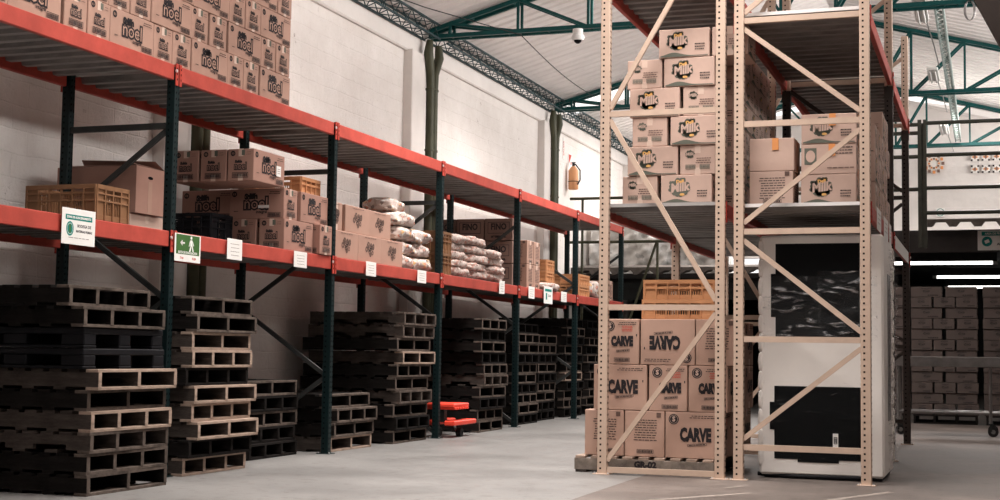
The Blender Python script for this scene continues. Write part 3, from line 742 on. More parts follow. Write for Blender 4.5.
# bagged goods
def pillow(sx, sy, sz, seed, n=14, lump=.12, pinch=.5):
    rd = random.Random(seed); vs = []; fs = []
    ph = [rd.uniform(0, 6) for _ in range(6)]
    nu, nv = n, n+6
    for i in range(nu+1):
        th = -PI/2+PI*i/nu
        for j in range(nv):
            a = 2*PI*j/nv
            def se(c, e): return math.copysign(abs(c)**e, c)
            x = se(math.cos(th), .45)*se(math.cos(a), .55); z = se(math.cos(th), .45)*se(math.sin(a), .75); y = se(math.sin(th), .55)
            k = 1+lump*(math.sin(4*y+ph[0]+3*a)*.3+math.sin(9*y+ph[1])*.25+math.sin(5*a+ph[2]+2*y)*.25+math.sin(11*y+7*a+ph[3])*.2)
            z *= 1-pinch*max(0, abs(y)-.55)**1.2
            vs.append((x*sx/2*k, y*sy/2*(1+.02*math.sin(3*a+ph[4])), z*sz/2*k+sz/2))
    for i in range(nu):
        for j in range(nv):
            j2 = (j+1) % nv; fs.append((i*nv+j, i*nv+j2, (i+1)*nv+j2, (i+1)*nv+j))
    return vs, fs
bagm = []
for s in range(3):
    b = MB(); v, f = pillow(.42, .50, .17, s+1, 16, .22, .3); b.add(v, f, 'bag', True)
    for q in (-.28, 0, .28):
        b.tube([(math.cos(a)*.205, q*.5, .085+math.sin(a)*.083) for a in [PI*k/10-.2 for k in range(14)]], .004, 'white_paper', 5)
    bagm.append(b.mesh('bag_bundle'))
nbg = 0
for z in range(4):
    for iy, y in enumerate((15.05, 15.57)):
        for x in (-6.64, -7.08):
            if z == 3 and iy: continue
            tag(inst('bag_bundle', bagm[nbg % 3], (x+random.uniform(-.03, .02), y+random.uniform(-.03, .02)+(.04 if z == 0 else 0), ZS+z*.165), random.uniform(-.15, .15)),
                'clear-wrapped bundle of bags, %s layer up, %s, %s' % (ORD[z], ('beside the cartons', 'beside the third upright')[iy], 'at the beam' if x > -6.9 else 'toward the wall'), 'bundle', 'wrapped bag bundles on the lower shelf'); nbg += 1
tag(inst('bag_bundle', bagm[1], (-6.76, 15.02, ZS+.66), .1), 'topmost wrapped bag bundle on the pile beside the sketch-printed cartons', 'bundle', 'wrapped bag bundles on the lower shelf')
# woven sacks, bay from 15.93
sm = []
for s in range(3):
    b = MB(); v, f = pillow(.5, .76, .135, s+11, 18, .2, .9); b.add(v, f, 'sack', True); sm.append(b.mesh('woven_sack'))
k = 0
for z in range(5):
    for i, y in enumerate((16.85, 17.58, 18.3)):
        if z == 4 and i == 2: continue
        for x, w_ in ((-6.68, 'at the beam'), (-7.18, 'toward the wall')):
            tag(inst('woven_sack', sm[k % 3], (x+random.uniform(-.04, .02), y-z*.035+random.uniform(-.06, .06), ZS+z*.108), rot=(random.uniform(-.03, .03), random.uniform(-.05, .05), random.uniform(-.16, .16))),
                'pale woven sack lying flat, %s layer, %s along, %s' % (ORD[z], ORD[i], w_), 'sack', 'woven sacks on the lower shelf'); k += 1
for q in range(2): crate('brown', (-6.78, 16.24, ZS+q*.272), 0, 'small slatted brown crate beside the third upright and sacks, %s one' % ('lower', 'upper')[q])
# FINO cartons behind
for (x, z, lab) in ((-7.62, 2, 'top row, against the wall'), (-7.175, 2, 'top row, middle'), (-6.73, 2, 'top row, nearest the aisle'), (-7.175, 1, 'second row, middle'), (-6.73, 1, 'second row, nearest the aisle'), (-7.175, 0, 'third row, middle'), (-6.73, 0, 'third row, nearest the aisle')):
    put('fino', (x, 19.2, ZS+z*.332), 0, 'dark brown carton with framed capitals, '+lab, 'dark framed-lettered cartons', jit=.005)
put('plain_low', (-7.55, 19.25, ZS), 0, 'plain low carton under the dark framed-lettered cartons')
# tall cartons bay from 18.93
for i, (y, z) in enumerate(((19.55, 0), (19.87, 0), (19.55, 1), (19.87, 1))):
    put('tall', (-6.60, y, ZS+z*.35), 0, 'tall text-printed carton, %s of the pair, %s' % ('left' if y < 19.8 else 'right', 'below' if z == 0 else 'on top'), 'tall cartons beyond the sacks')
for i, (x, y, z, lab) in enumerate(((-7.0, 21.4, 0, 'bottom one of the stack behind the white sack'), (-7.0, 21.4, .18, 'second in the stack behind the white sack'), (-7.0, 21.4, .36, 'topmost in the stack behind the white sack'),
                                    (-6.62, 22.45, 0, 'bottom one right of the fifth upright'), (-6.62, 22.45, .18, 'top one right of the fifth upright'))):
    crate('orange', (x, y, ZS+z), 0 if i < 3 else PI/2, 'orange slatted crate, '+lab, 'orange crates at the far lower shelf')
tag(inst('woven_sack', sm[0], (-6.6, 20.7, ZS), .1), 'single white sack slumped on the beam before the crates', 'sack')
b = MB(); v, f = pillow(.4, .55, .3, 33, 14, .3, .4); b.add(v, f, 'bag', True)
tag(b.build('bag_bundle', None, (-6.6, 23.25, ZS)), 'printed bag bundle right of the far orange crates', 'bundle')
put('tall', (-6.6, 24.2, ZS), 0, 'reddish carton at the far end of the lower shelf')

# ------------------------------------------------------------------ signs and papers on the beams
def sheet(y, w_, h_, zt, label, name='paper_sheet', cat='paper', draw=None, x=-6.352, tilt=0):
    b = MB(); b.cbox(0, .003, -w_/2, w_/2, -h_, 0, 'white_paper', .0008)
    if draw: draw(b)
    else: b.flat(lines(0, 0, w_*.6, 4, h_*.18, .004, 2), (.0035, 0, -h_*.25), (0, 1, 0), (0, 0, 1), 'ink_soft')
    return tag(b.build(name, None, (x, y, zt), (tilt, 0, 0)), label, cat, None if draw else 'papers stuck on the beam')
def F2(b, g, m, e=.0036): b.flat(g, (e, 0, 0), (0, 1, 0), (0, 0, 1), m)
def s1(b):
    F2(b, rect(0, -.065, .32, .038), 'teal_print'); F2(b, xf(text2d('ZONA DE ALMACENAMIENTO', .021, .001), 1, 1.1, 0, -.065), 'white_paper', .0042)
    F2(b, disc(-.105, -.15, .044, 20, .054), 'teal_print'); F2(b, rect(-.105, -.15, .022, .06), 'green_print', .0042); F2(b, ring(-.105, -.15, .034, .031, 20, 1.2), 'white_paper', .0043)
    F2(b, xf(text2d('BODEGA DE', .03, .001), 1, 1, .065, -.125), 'ink'); F2(b, xf(text2d('MATERIAS PRIMAS', .024, .001), 1, 1, .065, -.165), 'ink'); F2(b, lines(0, -.215, .3, 1, .02, .004), 'ink_soft')
sheet(8.64, .40, .265, 2.065, 'white zone sign with teal header and oval, on the lower beam', 'zone_sign', 'sign', s1, tilt=0)
def s2(b):
    F2(b, rect(0, -.088, .36, .165), 'green_print')
    F2(b, rect(-.075, -.075, .05, .014), 'white_paper', .0042); F2(b, ([(-.12, -.075), (-.085, -.1), (-.085, -.05)], [(0, 1, 2)]), 'white_paper', .0042)
    F2(b, disc(.05, -.026, .014), 'white_paper', .0042)
    F2(b, ([(.035, -.045), (.066, -.045), (.072, -.095), (.034, -.095)], [(3, 2, 1, 0)]), 'white_paper', .0042)
    F2(b, ([(.04, -.092), (.056, -.092), (.04, -.143), (.018, -.143)], [(3, 2, 1, 0)]), 'white_paper', .0043); F2(b, ([(.056, -.092), (.07, -.092), (.09, -.14), (.072, -.143)], [(3, 2, 1, 0)]), 'white_paper', .0043)
    F2(b, ([(.028, -.055), (.038, -.05), (.022, -.1), (.012, -.1)], [(3, 2, 1, 0)]), 'white_paper', .0043); F2(b, ([(.064, -.05), (.074, -.055), (.094, -.09), (.084, -.095)], [(3, 2, 1, 0)]), 'white_paper', .0043)
    F2(b, xf(text2d('RUTA DE EVACUACION', .027, .001), 1, 1, 0, -.155), 'white_paper', .0042)
    F2(b, xf(text2d('Cruz', .026, .001), 1, 1, -.09, -.2), 'ink_red'); F2(b, xf(text2d('ROJA', .026, .001), 1, 1, .1, -.2), 'ink_red')
sheet(10.13, .40, .232, 2.005, 'green evacuation sign with white arrow and walking figure', 'exit_sign', 'sign', s2)
for i, (y, w_, h_, z, lab) in enumerate(((10.90, .26, .185, 2.03, 'first white sheet right of the green exit sign'), (12.16, .27, .155, 2.01, 'small white sheet just before the second upright'), (13.81, .26, .155, 2.02, 'white sheet under the sketch-printed cartons'),
                                         (15.25, .27, .15, 2.015, 'white sheet under the wrapped bag bundles'), (18.13, .22, .18, 2.045, 'white sheet under the far end of the sacks'), (19.45, .28, .175, 2.03, 'white sheet under the tall text-printed cartons'), (21.1, .3, .16, 2.03, 'white sheet just before the fifth upright'))):
    sheet(y, w_, h_, z, lab)
def s3(b):
    F2(b, rect(0, -.055, .34, .04), 'teal_print'); F2(b, rect(-.09, -.15, .07, .1), 'teal_print'); F2(b, xf(text2d('ZONA', .05, .001), 1, 1, .06, -.14), 'ink')
sheet(20.27, .44, .26, 2.07, 'white and teal zone sign hung beside the slumped sack', 'zone_sign', 'sign', s3)

# ------------------------------------------------------------------ R1 bay: lower cartons, crate, milk cartons
Yc = 12.2
cg = 'bold black-lettered cartons'
Z0 = .149; HH = .409
def cv(kind, xl, w_, row, d_, lab, flip=False):
    z = Z0+row*HH
    put(kind, (xl+w_/2, Yc+d_/2, z), 0, lab, cg, jit=.006, flip=.405 if flip else False)
cv('carve_text', -3.46, .36, 0, .335, 'bottom-row carton with printed columns, overhanging the pallet left edge')
cv('carve_text', -3.09, .36, 0, .335, 'bottom-row carton printed only with small text, middle')
cv('carve', -2.72, .49, 0, .335, 'bottom-row lettered carton at the right, above the pallet')
cv('carve', -3.38, .49, 1, .335, 'middle-row wide lettered carton at the left')
cv('carve_short', -2.87, .345, 1, .48, 'middle-row narrow lettered carton in the centre')
cv('carve_short', -2.515, .345, 1, .48, 'middle-row narrow lettered carton at the right')
cv('carve_short', -3.31, .345, 2, .48, 'top-row narrow lettered carton at the left')
cv('carve', -2.95, .49, 2, .335, 'top-row lettered carton turned upside down', True)
cv('carve_text', -2.45, .26+.1, 2, .335, 'top-row small-text carton at the right, beside the post')
for r in range(3):
    for j in range(2):
        put('carve_short', (-2.37, Yc+.82+j*.49-(.14 if r == 0 else 0) + (.02), Z0+r*HH), 0, 'lettered carton behind the front ones, %s row, %s back' % (ORD[r], ORD[j]), cg, jit=.004)
        put('carve_short', (-2.75, Yc+.82+j*.49+.02-(.14 if r == 0 else 0), Z0+r*HH), 0, 'inner lettered carton, %s row, %s back, away from the posts' % (ORD[r], ORD[j]), cg, jit=.004)
crate('orange', (-2.63, 12.48, Z0+3*HH), 0, 'orange slatted crate on the lettered cartons, lower of two', 'orange crates on the lettered cartons')
crate('orange', (-2.62, 12.49, Z0+3*HH+.177), 0, 'orange slatted crate on the lettered cartons, upper of two', 'orange crates on the lettered cartons')
ZM = 2.40; hm = .2655; mg = 'splash-logo cartons on the beige rack'
mrows = [[('s', -3.125), ('L', -2.775)], [('L', -3.085), ('s', -2.60)], [('s', -3.04), ('L', -2.69)], [('L', -3.065), ('s', -2.58)], [('s', -3.09), ('L', -2.75)], [('L', -2.80), ('s', -2.32)]]
for r, row in enumerate(mrows):
    for i, (c, x) in enumerate(row):
        if c == 'L': put('milk', (x+.23, Yc+.16, ZM+r*hm), 0, 'wide splash-logo carton, %s row up, %s' % (ORD[r], 'left' if i == 0 else 'right'), mg, jit=.02)
        else: put('milk', (x+.16, Yc+.24, ZM+r*hm), PI/2, 'end-on splash-logo carton, %s row up, %s' % (ORD[r], 'left' if i == 0 else 'right'), mg, jit=.02)
    yy = Yc+.5; k = 0
    while yy < 14.8:
        d_ = .46 if (k+r) % 3 else .32
        if yy+d_ > 14.93: break
        if d_ > .4: put('milk', (-2.34, yy+d_/2, ZM+r*hm), PI/2, 'splash-logo carton on the inner side, %s row up, %s deep' % (ORD[r], ORD[k]), mg, jit=.012)
        else: put('milk', (-2.41, yy+d_/2, ZM+r*hm), 0, 'splash-logo carton on the inner side, %s row up, %s deep' % (ORD[r], ORD[k]), mg, jit=.012)
        yy += d_+.012; k += 1
# R2 level one
g2 = 'cartons on the right beige rack'; Z2 = 2.376
put('texty', (-1.795, 12.42, Z2), 0, 'text-printed carton with orange tape, below the plain taped one', g2)
put('taped', (-1.79, 12.42, Z2+.303), 0, 'plain carton with orange tape on top, left pile of right rack', g2)
put('milk_or', (-1.305, 12.42, Z2), 0, 'splash-logo carton lowest in the right pile above the wrapped unit', g2)
put('emblem', (-1.305, 12.42, Z2+.265), 0, 'carton with a dark square emblem, middle of the right pile above the wrapped unit', g2)
put('milk_or', (-1.30, 12.42, Z2+.53), 0, 'splash-logo carton topmost in the right pile, tape across its front', g2)
for b_, (x, z0) in enumerate(((-1.18, Z2+.145), (-1.18, Z2+.41), (-1.17, Z2+.66))):
    pass
for (x, z, lab) in ((-1.79, Z2+.303, 'plain taped carton'), (-1.305, Z2+.265, 'middle splash carton'), (-1.30, Z2+.53, 'topmost splash carton')):
    o_ = MB(); o_.box(-.028, .028, -.0016, 0, -.105, 0, 'tape_orange')
    hh = .29 if 'plain' in lab else .262
    yq = 12.42-(.18 if 'plain' in lab else .17)-.006
    tag(o_.build('tape_strip', None, (x+.03, yq, z+hh)), 'orange tape strip down the front of the '+lab, 'tape')
for r in range(4):
    yy = 12.85 if r < 3 else 13.8; k = 0
    while yy < 14.9:
        d_ = .46 if (k+r) % 2 else .34
        if yy+d_ > 14.93: break
        put('milk', (-1.12+(.07 if d_ < .4 else 0)-.0, yy+d_/2, Z2+r*hm), PI/2 if d_ > .4 else 0, 'carton along the open side of the right rack, %s row, %s deep' % (ORD[r], ORD[k]), g2, jit=.01) if d_ > .4 else \
            put('milk', (-1.19, yy+d_/2, Z2+r*hm), 0, 'carton along the open side of the right rack, %s row, %s deep' % (ORD[r], ORD[k]), g2, jit=.01)
        yy += d_+.012; k += 1
# goods in second bay of R2
for i, (y, z) in enumerate(((15.35, 0), (15.35, .19), (15.95, 0), (15.95, .19), (16.5, 0), (15.4, .38), (16.55, .18))):
    tag(inst('bag_bundle', bagm[i % 3], (-1.26, y, Z2+z), 0), 'printed bag pile in the second bay of the right rack, %s' % ORD[i], 'bundle', 'bag bundles deep in the right rack')
# papers on the right-hand beam
for i, (y, w_) in enumerate(((13.0, .5), (13.9, .55), (14.5, .3))):
    b = MB(); b.cbox(0, .003, -w_/2, w_/2, -.2, 0, 'white_paper', .0008); b.flat(lines(0, 0, w_*.6, 3, .04, .006, i+2), (.0036, 0, -.05), (0, 1, 0), (0, 0, 1), 'ink_soft')
    tag(b.build('paper_sheet', None, (-.939, y, 2.40)), 'white paper on the outer beam of right rack, %s from the front' % ORD[i], 'paper')
b = MB(); b.cbox(0, .004, -1.3, 1.3, -.14, 0, 'white_paper', .001); tag(b.build('label_rail', None, (-.939, 16.5, 2.36)), 'long white label rail on the second bay beam', 'label')

# ------------------------------------------------------------------ tall wrapped unit
u = thing('wrapped_display_unit', 'tall white unit with two black panels wrapped in clear film', 'wrapped unit', (-1.385, 12.9, 0))
b = MB(); W_, D_ = .53, .55
b.cbox(-W_, W_, -D_, D_, .03, 2.12, 'foam', .02); b.build('body', u)
b = MB()
def stepped(x0, x1, z0, z1, m, y, steps):
    b.box(x0, x1, y-.004, y, z0, z1, m)
    for (a0, a1, c0, c1) in steps: b.box(a0, a1, y-.004, y, c0, c1, m)
stepped(-.39, .33, 1.22, 2.045, 'black_panel', -D_, ((-.43, -.39, 1.4, 1.78), (-.1, .33, 1.2, 1.22)))
b.build('upper_panel', u)
b = MB(); stepped(-.40, .34, .17, .80, 'black_panel', -D_, ((-.44, -.40, .42, .66), (.34, .37, .4, .62), (-.2, .15, .145, .17))); b.build('lower_panel', u)
b = MB(); b.box(.10, .145, -D_-.007, -D_-.004, .26, .40, 'white_paper'); b.flat(barcode(0, 0, .03, .06), (.1225, -D_-.0075, .34), (1, 0, 0), (0, 0, 1), 'ink'); b.build('barcode_label', u)
b = MB(); b.box(W_, W_+.004, -D_+.45, D_-.3, .5, 1.8, 'steel'); b.build('side_panel', u)
for (cx, cy) in ((-W_+.012, -D_+.02), (W_-.008, D_-.012)):
    b = MB()
    for k in range(12):
        z = .1+k*.165; v, f = pillow(.05, .05, .168, k+50, 8, .15, 0)
        b.add([(p[0]+cx, p[1]+cy, p[2]+z) for p in v], f, 'foam', True)
    b.build('corner_padding', u)
def film_sheet(x0, x1, z0, z1, y, amp, seed, axis='y', n=34, mm='film'):
    rd = random.Random(seed); ph = [rd.uniform(0, 6) for _ in range(6)]; b = MB(); vs = []; m_ = 26
    for i in range(n+1):
        for j in range(m_+1):
            a = x0+(x1-x0)*i/n; z = z0+(z1-z0)*j/m_
            d = amp*(math.sin(11*a+7*z+ph[0])+.6*math.sin(23*a-13*z+ph[1])+.5*math.sin(37*z+5*a+ph[2]))/2
            vs.append((a, y-abs(d)-.012, z) if axis == 'y' else (y+abs(d)+.012, a, z))
    b.add(vs, [(i*(m_+1)+j, (i+1)*(m_+1)+j, (i+1)*(m_+1)+j+1, i*(m_+1)+j+1) for i in range(n) for j in range(m_)], mm, True)
    return b
film_sheet(-.50, .0, 1.2, 1.76, -D_, .016, 1).build('stretch_film', u)
film_sheet(-.02, .48, 1.2, 1.80, -D_-.02, .045, 7, n=30).build('stretch_film', u)
film_sheet(-.44, .40, .13, .84, -D_, .006, 4, mm='film_thin').build('stretch_film', u)
film_sheet(-D_, D_, .1, 2.0, W_+.01, .05, 2, 'x', 44, 'film').build('stretch_film', u)
b = MB(); b.tube([(-.55, -.50, .03), (-.2, -.54, .02), (.3, -.55, .025), (.5, -.5, .03)], .02, 'plastic_black', 6); b.box(-.5, .5, -.45, .5, 0, .03, 'plastic_black'); b.build('base_sheet', u)

# ------------------------------------------------------------------ roof trusses
def truss(y, label):
    root = thing('roof_truss', label, 'roof truss', (-2.62, y, 5.67), 0, 'teal roof trusses')
    zb = 5.68; L = []
    lx = [-7.42, -6.37, -5.32, -4.27, -3.35]; rx = [-1.9, -1.25, -.36, .69, 1.6]
    def Z(x): return zroof(x)-.07
    P = lambda x, z, s: (x+2.62, s, z-5.67)
    def dbl(p, q, w_, d_, name):
        b = MB()
        for s in (-.09, .09): b.bar(P(p[0], p[1], s), P(q[0], q[1], s), w_, d_, 'truss')
        n = max(1, int((Vector((q[0]-p[0], 0, q[1]-p[1]))).length/.6))
        for i in range(n+1):
            t = i/n; x = p[0]+(q[0]-p[0])*t; z = p[1]+(q[1]-p[1])*t
            b.bar(P(x, z, -.09), P(x, z, .09), .02, .03, 'truss')
        b.build(name, root)
    dbl((-7.75, zb), (2.5, zb), .05, .06, 'bottom_chord')
    dbl((-7.75, Z(-7.75)), (-2.62, Z(-2.62)), .05, .06, 'top_chord'); dbl((-2.62, Z(-2.62)), (2.5, Z(2.5)), .05, .06, 'top_chord')
    dbl((-2.62, zb), (-2.62, Z(-2.62)), .04, .04, 'truss_post')
    for x in lx[:]: dbl((x, zb), (x, Z(x)), .035, .035, 'truss_post')
    for x in rx: dbl((x, zb), (x, Z(x)), .035, .035, 'truss_post')
    for a, c in zip(lx, lx[1:]+[-2.62]): dbl((a, Z(a)), (c, zb), .035, .04, 'truss_diagonal')
    rr = [-2.62]+rx
    for a, c in zip(rr, rr[1:]): dbl((a, zb), (c, Z(c)), .035, .04, 'truss_diagonal')
truss(18.81, 'nearest teal roof truss, carrying the dome camera')
truss(25.11, 'middle teal roof truss, above the far rack end')
truss(31.41, 'farthest teal roof truss, before the white back wall')
def lattice(xs, z0, z1, y0, y1, m, label, pit=.32, group=None):
    """box lattice girder along Y"""
    root = thing('lattice_girder', label, 'lattice girder', ((xs[0]+xs[1])/2, y0, z0), 0, group)
    ox = (xs[0]+xs[1])/2; cs = [(xs[0]-ox, 0), (xs[1]-ox, 0), (xs[0]-ox, z1-z0), (xs[1]-ox, z1-z0)]
    b = MB()
    for (x, z) in cs: b.bar((x, 0, z), (x, y1-y0, z), .026, .026, m)
    b.build('chord', root)
    b = MB(); n = int((y1-y0)/pit)
    for (p, q) in (((0), (1)), ((0), (2)), ((1), (3)), ((2), (3))):
        A, B = cs[p], cs[q]
        for i in range(n):
            ya, yb = i*pit, (i+1)*pit; a, c = (A, B) if i % 2 else (B, A)
            b.bar((a[0], ya, a[1]), (c[0], yb, c[1]), .011, .011, m)
    b.build('lacing', root)
lattice((-7.79, -7.55), 5.62, 5.82, 4.0, 18.65, 'lattice', 'dark lattice girder along the wall top, near bay', .2)
lattice((-7.79, -7.55), 5.62, 5.82, 18.95, 25.0, 'lattice', 'dark lattice girder along the wall top, between the two olive pipes', .2)
lattice((-7.79, -7.55), 5.62, 5.82, 25.25, 31.3, 'lattice', 'dark lattice girder along the wall top, beyond the second pipe', .2)
lattice((-.65, -.55), 5.74, 5.82, 18.95, 31.3, 'lattice_grey', 'teal ladder girder crossing the trusses high above the right rack', .14)

# lamps hanging along the ladder girder
for i, (y0, y1) in enumerate(((19.2, 20.5), (24.0, 25.0), (29.6, 31.0))):
    t_ = thing('batten_lamp', 'white batten lamp beside the teal ladder girder, %s from the camera' % ORD[i], 'lamp', (-.86, y0, 5.86), 0, 'batten lamps under the ridge')
    b = MB(); b.cbox(-.09, .09, 0, y1-y0, 0, .05, 'white_plastic', .01); b.build('housing', t_)
    b = MB(); b.tube([(-.04, .03, -.02), (-.04, y1-y0-.03, -.02)], .018, 'white_paper', 8); b.tube([(.04, .03, -.02), (.04, y1-y0-.03, -.02)], .018, 'white_paper', 8); b.build('lamp_tube', t_)
    b = MB(); b.tube([(.05, y1-y0, .02), (.1, y1-y0+1.5, -.02), (.12, y1-y0+3.2, .0)], .010, 'steel', 5); b.build('conduit', t_)
# cables
b = MB(); pts = []
for i in range(13):
    t = i/12; pts.append((-6.33-.7*t, 18.8+6.3*t, 5.62+.3*t-.25*math.sin(PI*t)*.3))
b.tube(pts, .008, 'rubber', 5); tag(b.build('cable'), 'thin dark cable slung between the two near trusses', 'cable')
b = MB(); b.tube([(-7.33, 15.5, 5.6), (-7.1, 17.0, 5.66), (-6.33, 18.78, 5.63)], .008, 'rubber', 5); tag(b.build('cable'), 'thin dark cable running up to the nearest truss', 'cable')
# coil hanging from truss
b = MB()
for k in range(3): b.tube([(-.2+.05*math.cos(a)*(1+.2*k), 18.68, 5.55+.13*math.sin(a)) for a in [2*PI*i/16 for i in range(17)]], .006, 'steel', 5)
b.tube([(-.2, 18.68, 5.66), (-.2, 18.72, 5.74)], .006, 'steel', 5)
tag(b.build('cable_coil'), 'looped cable coil hanging from the nearest truss at right', 'cable')
# dome camera
t_ = thing('dome_camera', 'small white dome security camera under the nearest truss', 'camera', (-5.47, 18.72, 5.44))
b = MB(); b.tube([(0, 0, .21), (0, 0, .1), (0, 0, .09)], [.075, .075, .05], 'white_plastic', 18)
b.tube([(0, 0, .12), (0, 0, .09), (0, 0, .05)], [.09, .095, .08], 'white_plastic', 18); b.build('housing', t_)
b = MB(); b.tube([(0, 0, .055), (0, 0, .03), (0, 0, .008), (0, 0, 0)], [.055, .05, .028, .004], 'black_panel', 16); b.build('lens_dome', t_)
# brown sloped soffit at the top right
b = MB(); b.add([(-.1, 14, 4.52), (.12, 14, 4.07), (2.6, 14, 4.07), (2.6, 14, 6.2), (-.93, 14, 6.2)], [(0, 1, 2, 3, 4)], 'brown_panel')
b.add([(-.1, 14.15, 4.52), (.12, 14.15, 4.07), (2.6, 14.15, 4.07), (2.6, 14.15, 6.2), (-.93, 14.15, 6.2)], [(4, 3, 2, 1, 0)], 'brown_panel')
b.add([(-.93, 14, 6.2), (-.1, 14, 4.52), (.12, 14, 4.07), (-.93, 14.15, 6.2), (-.1, 14.15, 4.52), (.12, 14.15, 4.07), (2.6, 14, 4.07), (2.6, 14.15, 4.07)], [(0, 3, 4, 1), (1, 4, 5, 2), (2, 5, 7, 6)], 'brown_panel')
struct(b.build('trim_7'))

# downpipes
for i, (y, lab) in enumerate(((18.8, 'olive double downpipe on the wall beside the nearest truss'), (24.95, 'olive double downpipe on the wall at the rack end'), (12.5, 'olive double downpipe glimpsed behind the lettered cartons of the first full bay'))):
    t_ = thing('downpipe', lab, 'pipe', (-7.72, y, 0))
    for dy in (-.07, .07):
        b = MB(); b.tube([(0, dy, 0), (0, dy, 4.9), (0, dy*1.2, 5.15), (.02, dy*3.0, 5.42), (.02, dy*2.4, 5.6)], [.062, .062, .066, .07, .05], 'olive', 12)
        for z in (1.2, 2.6, 4.0, 4.9): b.cyl((0, dy, z), 'z', .072, .03, 'olive', 12)
        b.build('pipe', t_)
# extinguisher + signs on wall
t_ = thing('fire_extinguisher', 'orange cylinder extinguisher hung on the far white wall', 'fire extinguisher', (XW+.14, 26.35, 4.3))
b = MB(); b.tube([(0, 0, 0), (0, 0, .02), (0, 0, .38), (0, 0, .44), (0, 0, .47)], [.08, .1, .1, .06, .03], 'ext_orange', 16); b.build('cylinder', t_)
b = MB(); b.tube([(0, 0, .46), (0, 0, .53)], .03, 'rubber', 8); b.bar((0, -.08, .53), (0, .1, .56), .03, .02, 'rubber'); b.build('valve', t_)
b = MB(); b.tube([(.02, .05, .52), (.1, .12, .4), (.12, .06, .2), (.11, -.06, .1)], .014, 'rubber', 6); b.build('hose', t_)
b = MB(); b.tube([(.102*math.cos(a), .102*math.sin(a), .16) for a in [2*PI*i/12 for i in range(13)]], .008, 'rubber', 5); b.build('strap', t_)
b = MB(); b.cbox(0, .006, -.12, .12, -.13, .13, 'white_paper', .001); b.flat(([(-.09, .1), (.09, .1), (-.09, -.1)], [(0, 2, 1)]), (.007, 0, 0), (0, 1, 0), (0, 0, 1), 'ink_red'); b.flat(rect(.06, -.07, .06, .06), (.007, 0, 0), (0, 1, 0), (0, 0, 1), 'ink_red')
tag(b.build('safety_sign', None, (XW+.003, 26.55, 4.93)), 'red and white safety sign above the extinguisher', 'sign')
b = MB(); b.cbox(0, .006, -.05, .05, -.22, .22, 'white_paper', .001); b.flat(xf(text2d('SALIDA', .09, .002), 1, 1, 0, 0, PI/2), (.007, 0, 0), (0, 1, 0), (0, 0, 1), 'ink_red')
tag(b.build('safety_sign', None, (XW+.003, 26.1, 5.1)), 'narrow upright sign with red letters beside the far pipe', 'sign')

# ------------------------------------------------------------------ partition frame at the far end
t_ = thing('pipe_partition', 'tall dark pipe partition frame in front of the white back wall', 'partition frame', (-1.09, 25.4, 0))
b = MB(); b.box(-.075, -.012, -.04, .04, 3.0, 5.26, 'frame_dark'); b.box(.018, .075, -.04, .04, 3.0, 5.26, 'frame_dark'); b.box(-.012, .018, -.02, .02, 3.0, 5.2, 'frame_dark'); b.build('frame_post', t_)
for z in (5.2, 4.63, 4.05, 3.61):
    b = MB(); b.tube([(.06, 0, z), (3.7, 0, z)], .035, 'frame_dark', 8); b.build('rail', t_)
for z in (5.2, 5.05, 4.63, 4.05):
    b = MB(); b.tube([(-.06, 0, z-.02), (-1.9, 0, z-.02)], .035, 'frame_dark', 8); b.build('rail', t_)
t_ = thing('pipe_partition', 'lower olive pipe railing crossing behind the rack end', 'partition frame', (-7.6, 25.6, 0))
for z in (4.03, 3.19):
    b = MB(); b.tube([(0, 0, z), (4.6, 0, z)], .028, 'olive', 8); b.build('rail', t_)
for x in (.25, 1.72, 4.5):
    b = MB(); b.tube([(x, 0, 0), (x, 0, 4.03 if x != 1.72 else 3.19)], .025, 'olive', 8); b.build('frame_post', t_)
for (xa, za, xb_, zb) in ((1.7, 3.19, .8, .6), (4.4, 3.19, 3.6, .6)):
    b = MB(); b.bar((xa, .03, za), (xb_, .03, zb), .04, .04, 'olive'); b.build('brace', t_)

# low rooms at the back: soffits, headers, canopy edges
b = MB(); b.box(-3.0, 6, 26.7, YE-.2, 3.3, 3.42, 'duct_grey'); struct(b.build('ceiling_low_right')); bpy.data.objects['ceiling_low_right'].name = 'trim_8'
b = MB(); b.box(-3.0, 6, 26.55, 26.7, 3.0, 3.30, 'duct_grey'); struct(b.build('trim_9'))
b = MB(); b.box(XW, -3.0, 27.2, YE-.2, 2.58, 2.68, 'duct_grey'); b.box(XW, -3.0, 27.05, 27.2, 2.15, 2.5, 'dark_metal'); struct(b.build('trim_10'))
b = MB(); b.box(XW, XW+.01, 27, YE, 0, 2.6, 'dark_metal'); b.box(2.6, 2.69, 27, YE, 0, 3.3, 'dark_metal'); struct(b.build('trim_11'))
b = MB(); b.box(-3.05, -3.0, 27, YE-.2, 0, 3.3, 'dark_metal'); struct(b.build('wall_inner'))
b = MB(); b.box(XW, 6, YE-.3, YE-.2, 0, 3.3, 'dark_metal'); struct(b.build('wall_inner_far'))
bpy.data.objects['wall_inner_far'].name = 'wall_inner'
